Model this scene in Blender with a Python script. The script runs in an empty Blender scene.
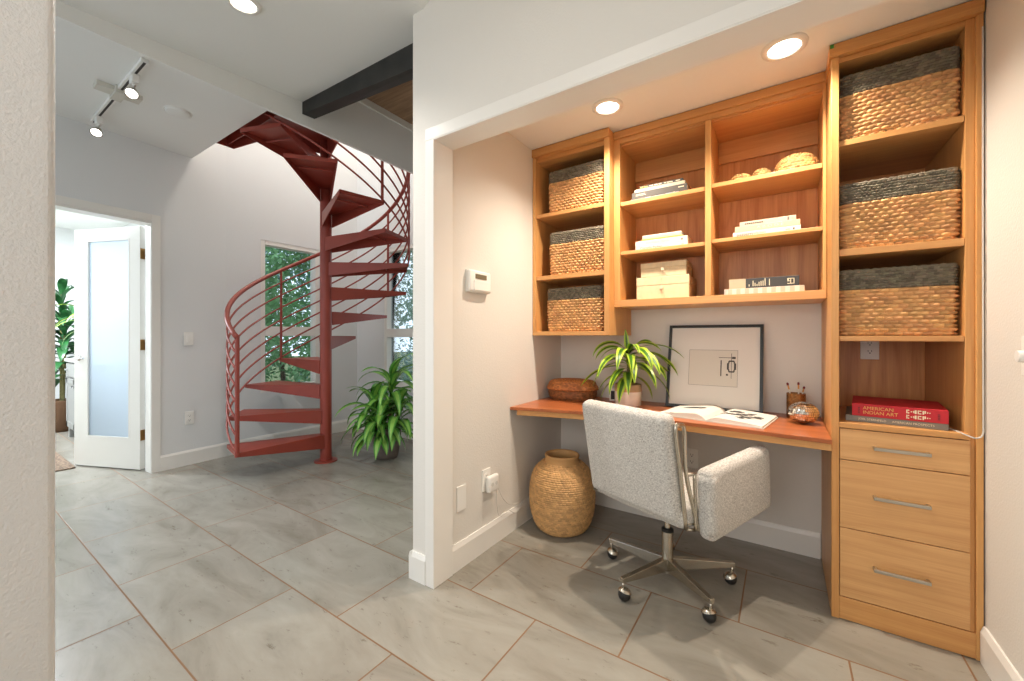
import bpy, math, random
from math import pi, sin, cos, radians, sqrt, hypot
from mathutils import Vector, Matrix
import numpy as np

SC = bpy.context.scene
COL = SC.collection
rng = random.Random(7)

# ------------------------------------------------------------------ materials
def lin(r, g, b):
    def f(v):
        v /= 255.0
        return v / 12.92 if v <= 0.04045 else ((v + 0.055) / 1.055) ** 2.4
    return (f(r), f(g), f(b), 1.0)

def new_mat(name):
    m = bpy.data.materials.new(name)
    m.use_nodes = True
    nt = m.node_tree
    b = nt.nodes['Principled BSDF']
    return m, nt, b

def N(nt, kind, **kw):
    n = nt.nodes.new(kind)
    for k, v in kw.items():
        setattr(n, k, v)
    return n

def objcoord(nt, scale=(1, 1, 1), rnd=0.0, loc=(0, 0, 0), src='Object'):
    tc = N(nt, 'ShaderNodeTexCoord')
    mp = N(nt, 'ShaderNodeMapping')
    mp.inputs['Scale'].default_value = scale
    mp.inputs['Location'].default_value = loc
    if rnd:
        oi = N(nt, 'ShaderNodeObjectInfo')
        mul = N(nt, 'ShaderNodeMath', operation='MULTIPLY')
        mul.inputs[1].default_value = rnd
        nt.links.new(oi.outputs['Random'], mul.inputs[0])
        add = N(nt, 'ShaderNodeVectorMath', operation='ADD')
        nt.links.new(tc.outputs[src], add.inputs[0])
        nt.links.new(mul.outputs[0], add.inputs[1])
        nt.links.new(add.outputs[0], mp.inputs['Vector'])
    else:
        nt.links.new(tc.outputs[src], mp.inputs['Vector'])
    return mp.outputs['Vector']

def ramp(nt, fac, stops):
    r = N(nt, 'ShaderNodeValToRGB')
    e = r.color_ramp.elements
    e[0].position, e[0].color = stops[0]
    e[1].position, e[1].color = stops[-1]
    for p, c in stops[1:-1]:
        x = e.new(p)
        x.color = c
    nt.links.new(fac, r.inputs[0])
    return r.outputs[0]

def bump(nt, b, h, strength, dist):
    n = N(nt, 'ShaderNodeBump')
    n.inputs['Strength'].default_value = strength
    n.inputs['Distance'].default_value = dist
    nt.links.new(h, n.inputs['Height'])
    nt.links.new(n.outputs[0], b.inputs['Normal'])

def plain(name, c, rough=0.5, metal=0.0, spec=0.5, var=0.0, scale=20):
    m, nt, b = new_mat(name)
    b.inputs['Base Color'].default_value = c
    b.inputs['Roughness'].default_value = rough
    b.inputs['Metallic'].default_value = metal
    b.inputs['Specular IOR Level'].default_value = spec
    if var:
        n = N(nt, 'ShaderNodeTexNoise')
        n.inputs['Scale'].default_value = scale
        n.inputs['Detail'].default_value = 4
        nt.links.new(objcoord(nt), n.inputs['Vector'])
        lo = tuple(x * (1 - var) for x in c[:3]) + (1,)
        hi = tuple(min(1, x * (1 + var)) for x in c[:3]) + (1,)
        nt.links.new(ramp(nt, n.outputs['Fac'], [(0.3, lo), (0.7, hi)]), b.inputs['Base Color'])
    return m

def paint(name, c, sc=120, st=0.25, rough=0.6):
    m, nt, b = new_mat(name)
    b.inputs['Base Color'].default_value = c
    b.inputs['Roughness'].default_value = rough
    b.inputs['Specular IOR Level'].default_value = 0.3
    n = N(nt, 'ShaderNodeTexNoise')
    n.inputs['Scale'].default_value = sc
    n.inputs['Detail'].default_value = 3
    nt.links.new(objcoord(nt), n.inputs['Vector'])
    bump(nt, b, n.outputs['Fac'], st, 0.004)
    return m

def wood(name, light, dark, axis='Z', fine=1.0, rough=0.38, cathedral=0.0, mid=None):
    """long grained softwood; grain runs along axis"""
    m, nt, b = new_mat(name)
    k = 0.9
    s = {'X': (k, 16 * fine, 16 * fine), 'Y': (16 * fine, k, 16 * fine), 'Z': (16 * fine, 16 * fine, k)}[axis]
    v = objcoord(nt, s, 13.0)
    n1 = N(nt, 'ShaderNodeTexNoise')
    n1.inputs['Scale'].default_value = 1.0
    n1.inputs['Detail'].default_value = 6
    n1.inputs['Roughness'].default_value = 0.55
    n1.inputs['Distortion'].default_value = 0.5
    nt.links.new(v, n1.inputs['Vector'])
    n2 = N(nt, 'ShaderNodeTexNoise')
    n2.inputs['Scale'].default_value = 7.0
    n2.inputs['Detail'].default_value = 3
    nt.links.new(v, n2.inputs['Vector'])
    mix = N(nt, 'ShaderNodeMath', operation='MULTIPLY_ADD')
    mix.inputs[1].default_value = 0.35
    nt.links.new(n2.outputs['Fac'], mix.inputs[0])
    sc = N(nt, 'ShaderNodeMath', operation='MULTIPLY')
    sc.inputs[1].default_value = 0.65
    nt.links.new(n1.outputs['Fac'], sc.inputs[0])
    nt.links.new(sc.outputs[0], mix.inputs[2])
    fac = mix.outputs[0]
    if cathedral:
        k2 = 0.55
        s2 = {'X': (k2, 5, 5), 'Y': (5, k2, 5), 'Z': (5, 5, k2)}[axis]
        v2 = objcoord(nt, s2, 7.0)
        n3 = N(nt, 'ShaderNodeTexNoise')
        n3.inputs['Scale'].default_value = 1.1
        n3.inputs['Detail'].default_value = 1.5
        nt.links.new(v2, n3.inputs['Vector'])
        mu = N(nt, 'ShaderNodeMath', operation='MULTIPLY')
        mu.inputs[1].default_value = 16.0
        nt.links.new(n3.outputs['Fac'], mu.inputs[0])
        fr = N(nt, 'ShaderNodeMath', operation='PINGPONG')
        fr.inputs[1].default_value = 1.0
        nt.links.new(mu.outputs[0], fr.inputs[0])
        pw = N(nt, 'ShaderNodeMath', operation='POWER')
        pw.inputs[1].default_value = 2.2
        nt.links.new(fr.outputs[0], pw.inputs[0])
        m2 = N(nt, 'ShaderNodeMath', operation='MULTIPLY_ADD')
        m2.inputs[1].default_value = -cathedral
        nt.links.new(pw.outputs[0], m2.inputs[0])
        nt.links.new(fac, m2.inputs[2])
        fac = m2.outputs[0]
    md = mid or tuple((light[i] + dark[i]) / 2 for i in range(3)) + (1,)
    col = ramp(nt, fac, [(0.28, dark), (0.45, md), (0.62, light)])
    nt.links.new(col, b.inputs['Base Color'])
    b.inputs['Roughness'].default_value = rough
    b.inputs['Specular IOR Level'].default_value = 0.45
    bump(nt, b, fac, 0.08, 0.002)
    return m

def tinted(name, c, rough=0.7, var=0.35, spec=0.3):
    """colour times the per-strand 'tint' attribute"""
    m, nt, b = new_mat(name)
    at = N(nt, 'ShaderNodeAttribute', attribute_name='tint')
    mx = N(nt, 'ShaderNodeMix', data_type='RGBA', blend_type='MULTIPLY')
    mx.inputs['Factor'].default_value = 1.0
    mx.inputs[6].default_value = c
    nt.links.new(at.outputs['Color'], mx.inputs[7])
    nt.links.new(mx.outputs[2], b.inputs['Base Color'])
    b.inputs['Roughness'].default_value = rough
    b.inputs['Specular IOR Level'].default_value = spec
    n = N(nt, 'ShaderNodeTexNoise')
    n.inputs['Scale'].default_value = 400
    nt.links.new(objcoord(nt), n.inputs['Vector'])
    bump(nt, b, n.outputs['Fac'], 0.3, 0.001)
    return m

def emissive(name, c, s):
    m, nt, b = new_mat(name)
    b.inputs['Base Color'].default_value = (0.8, 0.8, 0.8, 1)
    b.inputs['Emission Color'].default_value = c
    b.inputs['Emission Strength'].default_value = s
    return m

WHITE = lin(226, 223, 216)
MT = {}
MT['wall'] = paint('wall_paint', lin(222, 218, 210))
MT['wall_cool'] = paint('hall_paint', lin(222, 223, 222))
MT['ceil'] = paint('ceiling_paint', lin(234, 234, 230), 60, 0.12)
MT['rough_wall'] = paint('orange_peel_paint', lin(208, 208, 206), 150, 0.6)
MT['trim'] = plain('trim_gloss_white', lin(232, 229, 222), 0.35)
MT['wood_v'] = wood('fir_upright_grain', lin(216, 162, 98), lin(192, 132, 74), 'Z', 1.6)
MT['wood_x'] = wood('fir_level_grain', lin(214, 160, 98), lin(192, 132, 76), 'X', 1.6)
MT['wood_y'] = wood('fir_side_grain', lin(214, 150, 86), lin(182, 110, 58), 'Z', 1.6)
MT['drawer'] = wood('drawer_front_grain', lin(220, 172, 116), lin(198, 144, 90), 'X', 2.4, cathedral=0.10)
MT['ply'] = wood('fir_plywood_back', lin(218, 156, 94), lin(188, 120, 66), 'Z', 1.3, cathedral=0.16)
MT['shelf_under'] = wood('shelf_board', lin(214, 160, 98), lin(190, 130, 76), 'X', 1.5)
MT['desk'] = wood('red_oiled_desktop', lin(188, 110, 64), lin(144, 74, 40), 'X', 1.6, 0.3)
MT['ceil_wood'] = wood('ceiling_plank_wood', lin(176, 142, 108), lin(128, 96, 70), 'X', 0.8, 0.6, cathedral=0.1)
MT['beam'] = plain('black_beam_stain', lin(44, 43, 40), 0.55, 0, 0.4, 0.35, 8)
MT['red'] = plain('oxide_red_steel_paint', lin(146, 60, 46), 0.42, 0, 0.5, 0.10, 6)
MT['steel'] = plain('brushed_nickel', lin(190, 184, 172), 0.28, 1.0)
MT['chair_metal'] = plain('satin_nickel_frame', lin(196, 189, 176), 0.27, 1.0)
MT['chrome'] = plain('chrome', lin(225, 225, 225), 0.08, 1.0)
MT['brass'] = plain('aged_brass', lin(176, 138, 84), 0.4, 0.9)
MT['black'] = plain('black_rubber', lin(28, 27, 26), 0.5)
MT['plastic'] = plain('white_plastic', lin(236, 234, 228), 0.35)
MT['dark_slot'] = plain('dark_slot', lin(52, 48, 44), 0.6)
MT['leaf_dark'] = plain('leaf_green', lin(62, 108, 30), 0.35, 0, 0.5, 0.25, 15)
MT['leaf_lime'] = plain('leaf_lime_margin', lin(168, 196, 60), 0.35, 0, 0.5, 0.15, 15)
MT['corn_dark'] = plain('broad_leaf_green', lin(78, 142, 54), 0.35, 0, 0.5, 0.3, 9)
MT['corn_light'] = plain('broad_leaf_centre', lin(140, 188, 84), 0.35, 0, 0.5, 0.25, 9)
MT['bath_leaf'] = plain('deep_leaf_green', lin(40, 92, 48), 0.35, 0, 0.5, 0.35, 8)
MT['cane'] = plain('plant_cane', lin(122, 116, 74), 0.7, 0, 0.3, 0.2, 30)
MT['soil'] = plain('potting_soil', lin(52, 40, 32), 0.9, 0, 0.2, 0.3, 60)
MT['pot_grey'] = plain('stone_grey_glaze', lin(112, 100, 92), 0.55, 0, 0.4, 0.2, 10)
MT['pot_white'] = plain('cream_crackle_glaze', lin(240, 234, 222), 0.2, 0, 0.5, 0.06, 25)
MT['pot_band'] = plain('bare_clay_band', lin(196, 166, 130), 0.6, 0, 0.3, 0.1, 25)
MT['natural'] = tinted('water_hyacinth_weave', lin(206, 158, 106))
MT['charcoal'] = tinted('charcoal_seagrass_weave', lin(112, 104, 88))
MT['vase'] = tinted('bamboo_weave', lin(208, 164, 110), 0.5)
MT['oval'] = tinted('dark_rattan_weave', lin(136, 88, 52), 0.4)
MT['oval_lid'] = tinted('amber_rattan_weave', lin(176, 112, 62), 0.35)
MT['wicker'] = tinted('pale_wicker_weave', lin(190, 148, 92), 0.6)
MT['dark_in'] = plain('basket_inside', lin(92, 64, 40), 0.85)
MT['frame'] = plain('black_picture_frame', lin(40, 43, 44), 0.4)
MT['mat_board'] = plain('mat_board', lin(226, 222, 214), 0.7)
MT['print'] = plain('print_paper', lin(218, 212, 200), 0.8)
MT['ink'] = plain('grey_black_ink', lin(66, 64, 62), 0.7)
MT['ink2'] = plain('soft_grey_ink', lin(120, 116, 110), 0.7)
MT['paper'] = plain('page_paper', lin(226, 222, 212), 0.7)
MT['gold'] = plain('hammered_gold', lin(150, 104, 58), 0.35, 0.6, 0.5, 0.35, 60)
MT['hinge_dark'] = MT['black']
MT['vanity'] = plain('grey_vanity_paint', lin(150, 150, 146), 0.5)
MT['vanity_top'] = plain('white_stone_top', lin(226, 226, 222), 0.25)
MT['bark'] = plain('tree_bark', lin(78, 66, 54), 0.9, 0, 0.2, 0.3, 6)
MT['tape'] = plain('green_tape', lin(60, 150, 60), 0.6)
MT['cord'] = plain('light_grey_cord', lin(204, 200, 192), 0.5)
MT['kraft'] = plain('cream_handmade_paper', lin(222, 200, 162), 0.8, 0, 0.2, 0.07, 40)
MT['string'] = plain('pale_string', lin(216, 200, 172), 0.8)

def floor_mat():
    m, nt, b = new_mat('grey_porcelain_tile')
    v = objcoord(nt, (1, 1, 1), 0, (1.5185, -0.53, 0))
    br = N(nt, 'ShaderNodeTexBrick', offset=0.5, offset_frequency=2, squash=1.0)
    br.inputs['Scale'].default_value = 1.0
    br.inputs['Mortar Size'].default_value = 0.0034
    br.inputs['Mortar Smooth'].default_value = 0.15
    br.inputs['Brick Width'].default_value = 0.685
    br.inputs['Row Height'].default_value = 0.4415
    br.inputs['Color1'].default_value = (0.40, 0.40, 0.40, 1)
    br.inputs['Color2'].default_value = (0.58, 0.58, 0.58, 1)
    br.inputs['Mortar'].default_value = (0.5, 0.5, 0.5, 1)
    nt.links.new(v, br.inputs['Vector'])
    v2 = objcoord(nt, (2.2, 5.5, 1))
    # shift the veining tile by tile
    mixv = N(nt, 'ShaderNodeVectorMath', operation='MULTIPLY_ADD')
    mixv.inputs[1].default_value = (30, 30, 30)
    nt.links.new(br.outputs['Color'], mixv.inputs[0])
    nt.links.new(v2, mixv.inputs[2])
    n1 = N(nt, 'ShaderNodeTexNoise')
    n1.inputs['Scale'].default_value = 0.9
    n1.inputs['Detail'].default_value = 9
    n1.inputs['Roughness'].default_value = 0.62
    n1.inputs['Distortion'].default_value = 0.8
    nt.links.new(mixv.outputs[0], n1.inputs['Vector'])
    col = ramp(nt, n1.outputs['Fac'], [(0.30, lin(130, 124, 112)), (0.45, lin(144, 139, 128)), (0.6, lin(153, 149, 138)), (0.75, lin(162, 157, 146))])
    n2 = N(nt, 'ShaderNodeTexNoise')
    n2.inputs['Scale'].default_value = 5
    n2.inputs['Detail'].default_value = 8
    n2.inputs['Roughness'].default_value = 0.75
    nt.links.new(mixv.outputs[0], n2.inputs['Vector'])
    st = ramp(nt, n2.outputs['Fac'], [(0.30, lin(160, 140, 120)), (0.40, (1, 1, 1, 1)), (1.0, (1, 1, 1, 1))])
    mu = N(nt, 'ShaderNodeMix', data_type='RGBA', blend_type='MULTIPLY')
    mu.inputs['Factor'].default_value = 0.7
    nt.links.new(col, mu.inputs[6])
    nt.links.new(st, mu.inputs[7])
    mg = N(nt, 'ShaderNodeMix', data_type='RGBA', blend_type='MIX')
    nt.links.new(br.outputs['Fac'], mg.inputs['Factor'])
    nt.links.new(mu.outputs[2], mg.inputs[6])
    mg.inputs[7].default_value = lin(124, 92, 64)
    nt.links.new(mg.outputs[2], b.inputs['Base Color'])
    rr = N(nt, 'ShaderNodeMath', operation='MULTIPLY_ADD')
    rr.inputs[1].default_value = 0.5
    rr.inputs[2].default_value = 0.24
    nt.links.new(br.outputs['Fac'], rr.inputs[0])
    nt.links.new(rr.outputs[0], b.inputs['Roughness'])
    b.inputs['Specular IOR Level'].default_value = 0.45
    inv = N(nt, 'ShaderNodeMath', operation='SUBTRACT')
    inv.inputs[0].default_value = 1.0
    nt.links.new(br.outputs['Fac'], inv.inputs[1])
    bump(nt, b, inv.outputs[0], 0.3, 0.002)
    return m
MT['floor'] = floor_mat()

def fabric_mat():
    m, nt, b = new_mat('heather_grey_upholstery')
    def weave(sc):
        n = N(nt, 'ShaderNodeTexNoise')
        n.inputs['Scale'].default_value = 1.0
        n.inputs['Detail'].default_value = 2
        nt.links.new(objcoord(nt, sc), n.inputs['Vector'])
        return n.outputs['Fac']
    a = weave((620, 620, 130))
    c = weave((130, 130, 620))
    ad = N(nt, 'ShaderNodeMath', operation='ADD')
    nt.links.new(a, ad.inputs[0])
    nt.links.new(c, ad.inputs[1])
    hf = N(nt, 'ShaderNodeMath', operation='MULTIPLY')
    hf.inputs[1].default_value = 0.5
    nt.links.new(ad.outputs[0], hf.inputs[0])
    col = ramp(nt, hf.outputs[0], [(0.36, lin(128, 124, 119)), (0.48, lin(188, 185, 179)), (0.60, lin(222, 219, 212))])
    nt.links.new(col, b.inputs['Base Color'])
    b.inputs['Roughness'].default_value = 0.9
    b.inputs['Specular IOR Level'].default_value = 0.15
    b.inputs['Sheen Weight'].default_value = 0.15
    bump(nt, b, hf.outputs[0], 0.5, 0.002)
    return m
MT['fabric'] = fabric_mat()

def clear_glass():
    m, nt, b = new_mat('window_glass')
    nt.nodes.remove(b)
    out = nt.nodes['Material Output']
    tr = N(nt, 'ShaderNodeBsdfTransparent')
    tr.inputs['Color'].default_value = (0.94, 0.97, 0.98, 1)
    gl = N(nt, 'ShaderNodeBsdfGlossy')
    gl.inputs['Roughness'].default_value = 0.02
    fr = N(nt, 'ShaderNodeFresnel')
    fr.inputs['IOR'].default_value = 1.3
    mx = N(nt, 'ShaderNodeMixShader')
    nt.links.new(fr.outputs[0], mx.inputs[0])
    nt.links.new(tr.outputs[0], mx.inputs[1])
    nt.links.new(gl.outputs[0], mx.inputs[2])
    nt.links.new(mx.outputs[0], out.inputs['Surface'])
    return m
MT['glass'] = clear_glass()

def frosted():
    m, nt, b = new_mat('frosted_glass')
    nt.nodes.remove(b)
    out = nt.nodes['Material Output']
    rf = N(nt, 'ShaderNodeBsdfRefraction')
    rf.inputs['IOR'].default_value = 1.05
    rf.inputs['Roughness'].default_value = 0.55
    rf.inputs['Color'].default_value = lin(240, 246, 252)
    tl = N(nt, 'ShaderNodeBsdfTranslucent')
    tl.inputs['Color'].default_value = lin(236, 244, 252)
    mx = N(nt, 'ShaderNodeMixShader')
    mx.inputs[0].default_value = 0.7
    nt.links.new(rf.outputs[0], mx.inputs[1])
    nt.links.new(tl.outputs[0], mx.inputs[2])
    gl = N(nt, 'ShaderNodeBsdfGlossy')
    gl.inputs['Roughness'].default_value = 0.15
    m2 = N(nt, 'ShaderNodeMixShader')
    m2.inputs[0].default_value = 0.05
    nt.links.new(mx.outputs[0], m2.inputs[1])
    nt.links.new(gl.outputs[0], m2.inputs[2])
    nt.links.new(m2.outputs[0], out.inputs['Surface'])
    return m
MT['frosted'] = frosted()

def mosaic():
    m, nt, b = new_mat('mirror_mosaic')
    b.inputs['Base Color'].default_value = lin(232, 224, 208)
    b.inputs['Metallic'].default_value = 1.0
    b.inputs['Roughness'].default_value = 0.12
    at = N(nt, 'ShaderNodeAttribute', attribute_name='tint')
    nt.links.new(at.outputs['Color'], b.inputs['Base Color'])
    return m
MT['mosaic'] = mosaic()

def rug_mat():
    m, nt, b = new_mat('brown_loop_rug')
    n = N(nt, 'ShaderNodeTexNoise')
    n.inputs['Scale'].default_value = 60
    n.inputs['Detail'].default_value = 3
    nt.links.new(objcoord(nt), n.inputs['Vector'])
    nt.links.new(ramp(nt, n.outputs['Fac'], [(0.35, lin(84, 66, 52)), (0.65, lin(150, 128, 108))]), b.inputs['Base Color'])
    b.inputs['Roughness'].default_value = 0.95
    bump(nt, b, n.outputs['Fac'], 0.8, 0.01)
    return m
MT['rug'] = rug_mat()
for i, c in enumerate([(112, 150, 126), (116, 160, 112), (108, 142, 136), (146, 188, 112)]):
    MT['tree%d' % i] = plain('tree_leaf', lin(*c), 0.5, 0, 0.4, 0.45, 1.7)
MT['ground'] = plain('garden_ground', lin(92, 104, 68), 0.95, 0, 0.2, 0.3, 3)

# ------------------------------------------------------------------ mesh helper
class MB:
    def __init__(s):
        s.v, s.f, s.mi, s.t = [], [], [], None
    def add(s, vs, fs, mi=0):
        o = len(s.v)
        s.v += [tuple(v) for v in vs]
        for f in fs:
            s.f.append(tuple(i + o for i in f))
            s.mi.append(mi)
        return s
    def box(s, x0, x1, y0, y1, z0, z1, mi=0):
        x0, x1 = min(x0, x1), max(x0, x1); y0, y1 = min(y0, y1), max(y0, y1); z0, z1 = min(z0, z1), max(z0, z1)
        return s.add([(x0, y0, z0), (x1, y0, z0), (x1, y1, z0), (x0, y1, z0), (x0, y0, z1), (x1, y0, z1), (x1, y1, z1), (x0, y1, z1)],
                     [(3, 2, 1, 0), (4, 5, 6, 7), (0, 1, 5, 4), (1, 2, 6, 5), (2, 3, 7, 6), (3, 0, 4, 7)], mi)
    def hexa(s, b, t, mi=0):
        """bottom quad, top quad (counter-clockwise from above)"""
        return s.add(list(b) + list(t), [(3, 2, 1, 0), (4, 5, 6, 7), (0, 1, 5, 4), (1, 2, 6, 5), (2, 3, 7, 6), (3, 0, 4, 7)], mi)
    def prism(s, poly, z0, z1, mi=0):
        n = len(poly)
        vs = [(x, y, z0) for x, y in poly] + [(x, y, z1) for x, y in poly]
        fs = [tuple(range(n - 1, -1, -1)), tuple(range(n, 2 * n))] + [(i, (i + 1) % n, n + (i + 1) % n, n + i) for i in range(n)]
        return s.add(vs, fs, mi)
    def tube(s, pts, r, n=8, mi=0, closed=False, cap=True):
        P = [Vector(p) for p in pts]
        m = len(P)
        rs = r if isinstance(r, (list, tuple)) else [r] * m
        T = []
        for i in range(m):
            a = P[(i - 1) % m] if (closed or i > 0) else P[i]
            b = P[(i + 1) % m] if (closed or i < m - 1) else P[i]
            d = b - a
            T.append(d.normalized() if d.length > 1e-9 else Vector((0, 0, 1)))
        u = T[0].orthogonal().normalized()
        vs, fs = [], []
        for i in range(m):
            u = (u - T[i] * u.dot(T[i]))
            u = u.normalized() if u.length > 1e-6 else T[i].orthogonal().normalized()
            w = T[i].cross(u)
            for k in range(n):
                a = 2 * pi * k / n
                vs.append(P[i] + u * (rs[i] * cos(a)) + w * (rs[i] * sin(a)))
        for i in range(m if closed else m - 1):
            j = (i + 1) % m
            for k in range(n):
                l = (k + 1) % n
                fs.append((i * n + k, i * n + l, j * n + l, j * n + k))
        if cap and not closed:
            fs.append(tuple(range(n - 1, -1, -1)))
            fs.append(tuple((m - 1) * n + k for k in range(n)))
        return s.add(vs, fs, mi)
    def lathe(s, prof, n=32, c=(0, 0, 0), sx=1.0, sy=1.0, mi=0, cap0=True, cap1=True):
        vs, fs = [], []
        for r, z in prof:
            for k in range(n):
                a = 2 * pi * k / n
                vs.append((c[0] + r * sx * cos(a), c[1] + r * sy * sin(a), c[2] + z))
        for i in range(len(prof) - 1):
            for k in range(n):
                l = (k + 1) % n
                fs.append((i * n + k, i * n + l, (i + 1) * n + l, (i + 1) * n + k))
        if cap0:
            fs.append(tuple(range(n - 1, -1, -1)))
        if cap1:
            fs.append(tuple((len(prof) - 1) * n + k for k in range(n)))
        return s.add(vs, fs, mi)
    def grid(s, fn, nu, nv, wrap=False, mi=0):
        """fn(i, j) -> point"""
        o = []
        cu = nu if wrap else nu + 1
        for j in range(nv + 1):
            for i in range(cu):
                o.append(fn(i, j))
        fs = []
        for j in range(nv):
            for i in range(nu):
                k = (i + 1) % cu
                fs.append((j * cu + i, j * cu + k, (j + 1) * cu + k, (j + 1) * cu + i))
        return s.add(o, fs, mi)
    def xf(s, M, start=0):
        for i in range(start, len(s.v)):
            s.v[i] = tuple(M @ Vector(s.v[i]))
        return s
    def build(s, name, mats, parent=None, loc=(0, 0, 0), rotz=0.0, smooth=False, bevel=0.0, seg=2, rot=None):
        me = bpy.data.meshes.new(name)
        me.from_pydata(s.v, [], s.f)
        if not isinstance(mats, (list, tuple)):
            mats = [mats]
        for m in mats:
            me.materials.append(m)
        if len(mats) > 1:
            me.polygons.foreach_set('material_index', s.mi)
        if smooth:
            me.polygons.foreach_set('use_smooth', [True] * len(s.f))
        if s.t is not None:
            a = me.color_attributes.new('tint', 'FLOAT_COLOR', 'POINT')
            t = np.ones((len(s.v), 4), dtype=np.float32)
            tt = np.array(s.t, dtype=np.float32)
            t[:len(tt), :3] = tt.reshape(len(tt), -1)[:, :3] if tt.ndim > 1 else tt[:, None]
            a.data.foreach_set('color', t.ravel())
        me.update()
        o = bpy.data.objects.new(name, me)
        COL.objects.link(o)
        o.location = loc
        o.rotation_euler = rot if rot else (0, 0, rotz)
        if parent:
            o.parent = parent
        if bevel:
            b = o.modifiers.new('Bevel', 'BEVEL')
            b.width = bevel
            b.segments = seg
            b.limit_method = 'ANGLE'
            b.angle_limit = radians(40)
            if seg > 2:
                me.polygons.foreach_set('use_smooth', [True] * len(s.f))
        return o

def box(*a):
    return MB().box(*a)

def tag(o, label, cat, group=None, kind=None):
    o['label'] = label
    o['category'] = cat
    if group:
        o['group'] = group
    if kind:
        o['kind'] = kind
    return o

def thing(name, label, cat, loc=(0, 0, 0), rotz=0.0, group=None, kind=None):
    o = bpy.data.objects.new(name, None)
    o.empty_display_size = 0.05
    COL.objects.link(o)
    o.location = loc
    o.rotation_euler = (0, 0, rotz)
    return tag(o, label, cat, group, kind)

def struct(name, mb, mat, label, cat, **kw):
    return tag(mb.build(name, mat, **kw), label, cat, None, 'structure')

def copy_tree(o, parent=None):
    c = o.copy()
    COL.objects.link(c)
    c.parent = parent
    for ch in list(o.children):
        copy_tree(ch, c)
    return c

def lettering(txt, size, mat, parent, loc, rot, name='lettering', align='CENTER', sx=1.0):
    cu = bpy.data.curves.new('txt', 'FONT')
    cu.body = txt
    cu.size = size
    cu.align_x = align
    cu.align_y = 'CENTER'
    cu.extrude = 0.0003
    cu.resolution_u = 3
    t = bpy.data.objects.new('txt', cu)
    COL.objects.link(t)
    dg = bpy.context.evaluated_depsgraph_get()
    me = bpy.data.meshes.new_from_object(t.evaluated_get(dg))
    bpy.data.objects.remove(t)
    o = bpy.data.objects.new(name, me)
    COL.objects.link(o)
    me.materials.clear()
    me.materials.append(mat)
    o.location = loc
    o.rotation_euler = rot
    o.scale = (sx, 1, 1)
    o.parent = parent
    return o

def catmull(pts, n=6):
    P = [Vector(p) for p in pts]
    P = [P[0] * 2 - P[1]] + P + [P[-1] * 2 - P[-2]]
    out = []
    for i in range(1, len(P) - 2):
        a, b, c, d = P[i - 1], P[i], P[i + 1], P[i + 2]
        for k in range(n):
            t = k / n
            out.append(0.5 * ((2 * b) + (c - a) * t + (2 * a - 5 * b + 4 * c - d) * t * t + (3 * b - a - 3 * c + d) * t ** 3))
    out.append(P[-2])
    return out

# ------------------------------------------------------------------ the setting
CZ = 2.345        # ceiling of the desk alcove
NL, NR, NB = -1.337, 0.592, 2.628
F0 = 1.335        # wall plane with the alcove opening
struct('floor', box(-8.2, 1.2, -3.0, 3.3, -0.12, 0.0), MT['floor'], 'grey stone-look porcelain tile floor with thin brown grout lines', 'floor')

# wall on the hall's left: straight part by the stair, slightly turned part with the bathroom doorway
WX = -4.449
m = MB()
y0w, y1w, z0w, z1w = 2.0, 2.63, 0.585, 2.147
m.box(WX - 0.14, WX, 1.69, y0w, 0, 5.2)
m.box(WX - 0.14, WX, y1w, 3.27, 0, 5.2)
m.box(WX - 0.14, WX, y0w, y1w, 0, z0w)
m.box(WX - 0.14, WX, y0w, y1w, z1w, 5.2)
struct('wall_left', m, MT['wall_cool'], 'white hall wall behind the red spiral staircase with the tall window', 'wall')
AR = math.atan2(-0.9977, 0.0678)
P0 = (WX, 1.69, 0)
U0, U1 = 0.568, 1.36
m = MB()
m.box(0, U0, -0.12, 0, 0, 5.2)
m.box(U0, U1, -0.12, 0, 2.115, 5.2)
m.box(U1, 3.2, -0.12, 0, 0, 5.2)
struct('wall_doorway', m, MT['wall_cool'], 'white hall wall with the open frosted door in it', 'wall', loc=P0, rotz=AR)
m = MB()
for (a, b, c, d) in ((U0 - 0.06, U0, 0, 2.174), (U1, U1 + 0.06, 0, 2.174), (U0, U1, 2.115, 2.174)):
    m.box(a, b, 0, 0.014, c, d)
m.box(U0 - 0.001, U0 + 0.004, -0.10, 0.006, 0, 2.115)
m.box(U1 - 0.018, U1 + 0.001, -0.125, 0.006, 0, 2.115)
m.box(U0, U1, -0.125, 0.006, 2.098, 2.116)
struct('trim_1', m, MT['trim'], 'white door casing around the doorway to the bathroom', 'trim', loc=P0, rotz=AR, bevel=0.002)
m = MB()
m.box(0, U0 - 0.06, 0, 0.014, 0, 0.112)
m.hexa([(0, 0, 0.112), (U0 - 0.06, 0, 0.112), (U0 - 0.06, 0.014, 0.112), (0, 0.014, 0.112)], [(0, 0, 0.13), (U0 - 0.06, 0, 0.13), (U0 - 0.06, 0.006, 0.13), (0, 0.006, 0.13)])
struct('baseboard_doorway', m, MT['trim'], 'short white baseboard between doorway casing and staircase wall', 'baseboard', loc=P0, rotz=AR)
def base_prof(m, p, q, nrm, h=0.13, t=0.014):
    p, q, nn = Vector(p + (0,)), Vector(q + (0,)), Vector(nrm + (0,)) * t
    u = Vector((0, 0, 1))
    n2 = nn * 0.45
    a = [p, q, q + nn, p + nn]
    m.hexa(a, [x + u * (h - 0.022) for x in a])
    b = [x + u * (h - 0.022) for x in a]
    m.hexa(b, [p + u * h, q + u * h, q + n2 + u * h, p + n2 + u * h])
m = MB()
base_prof(m, (WX, 1.69), (WX, 3.126), (1, 0))
struct('baseboard_left', m, MT['trim'], 'white baseboard along the wall under the tall window behind the staircase', 'baseboard')

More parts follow.
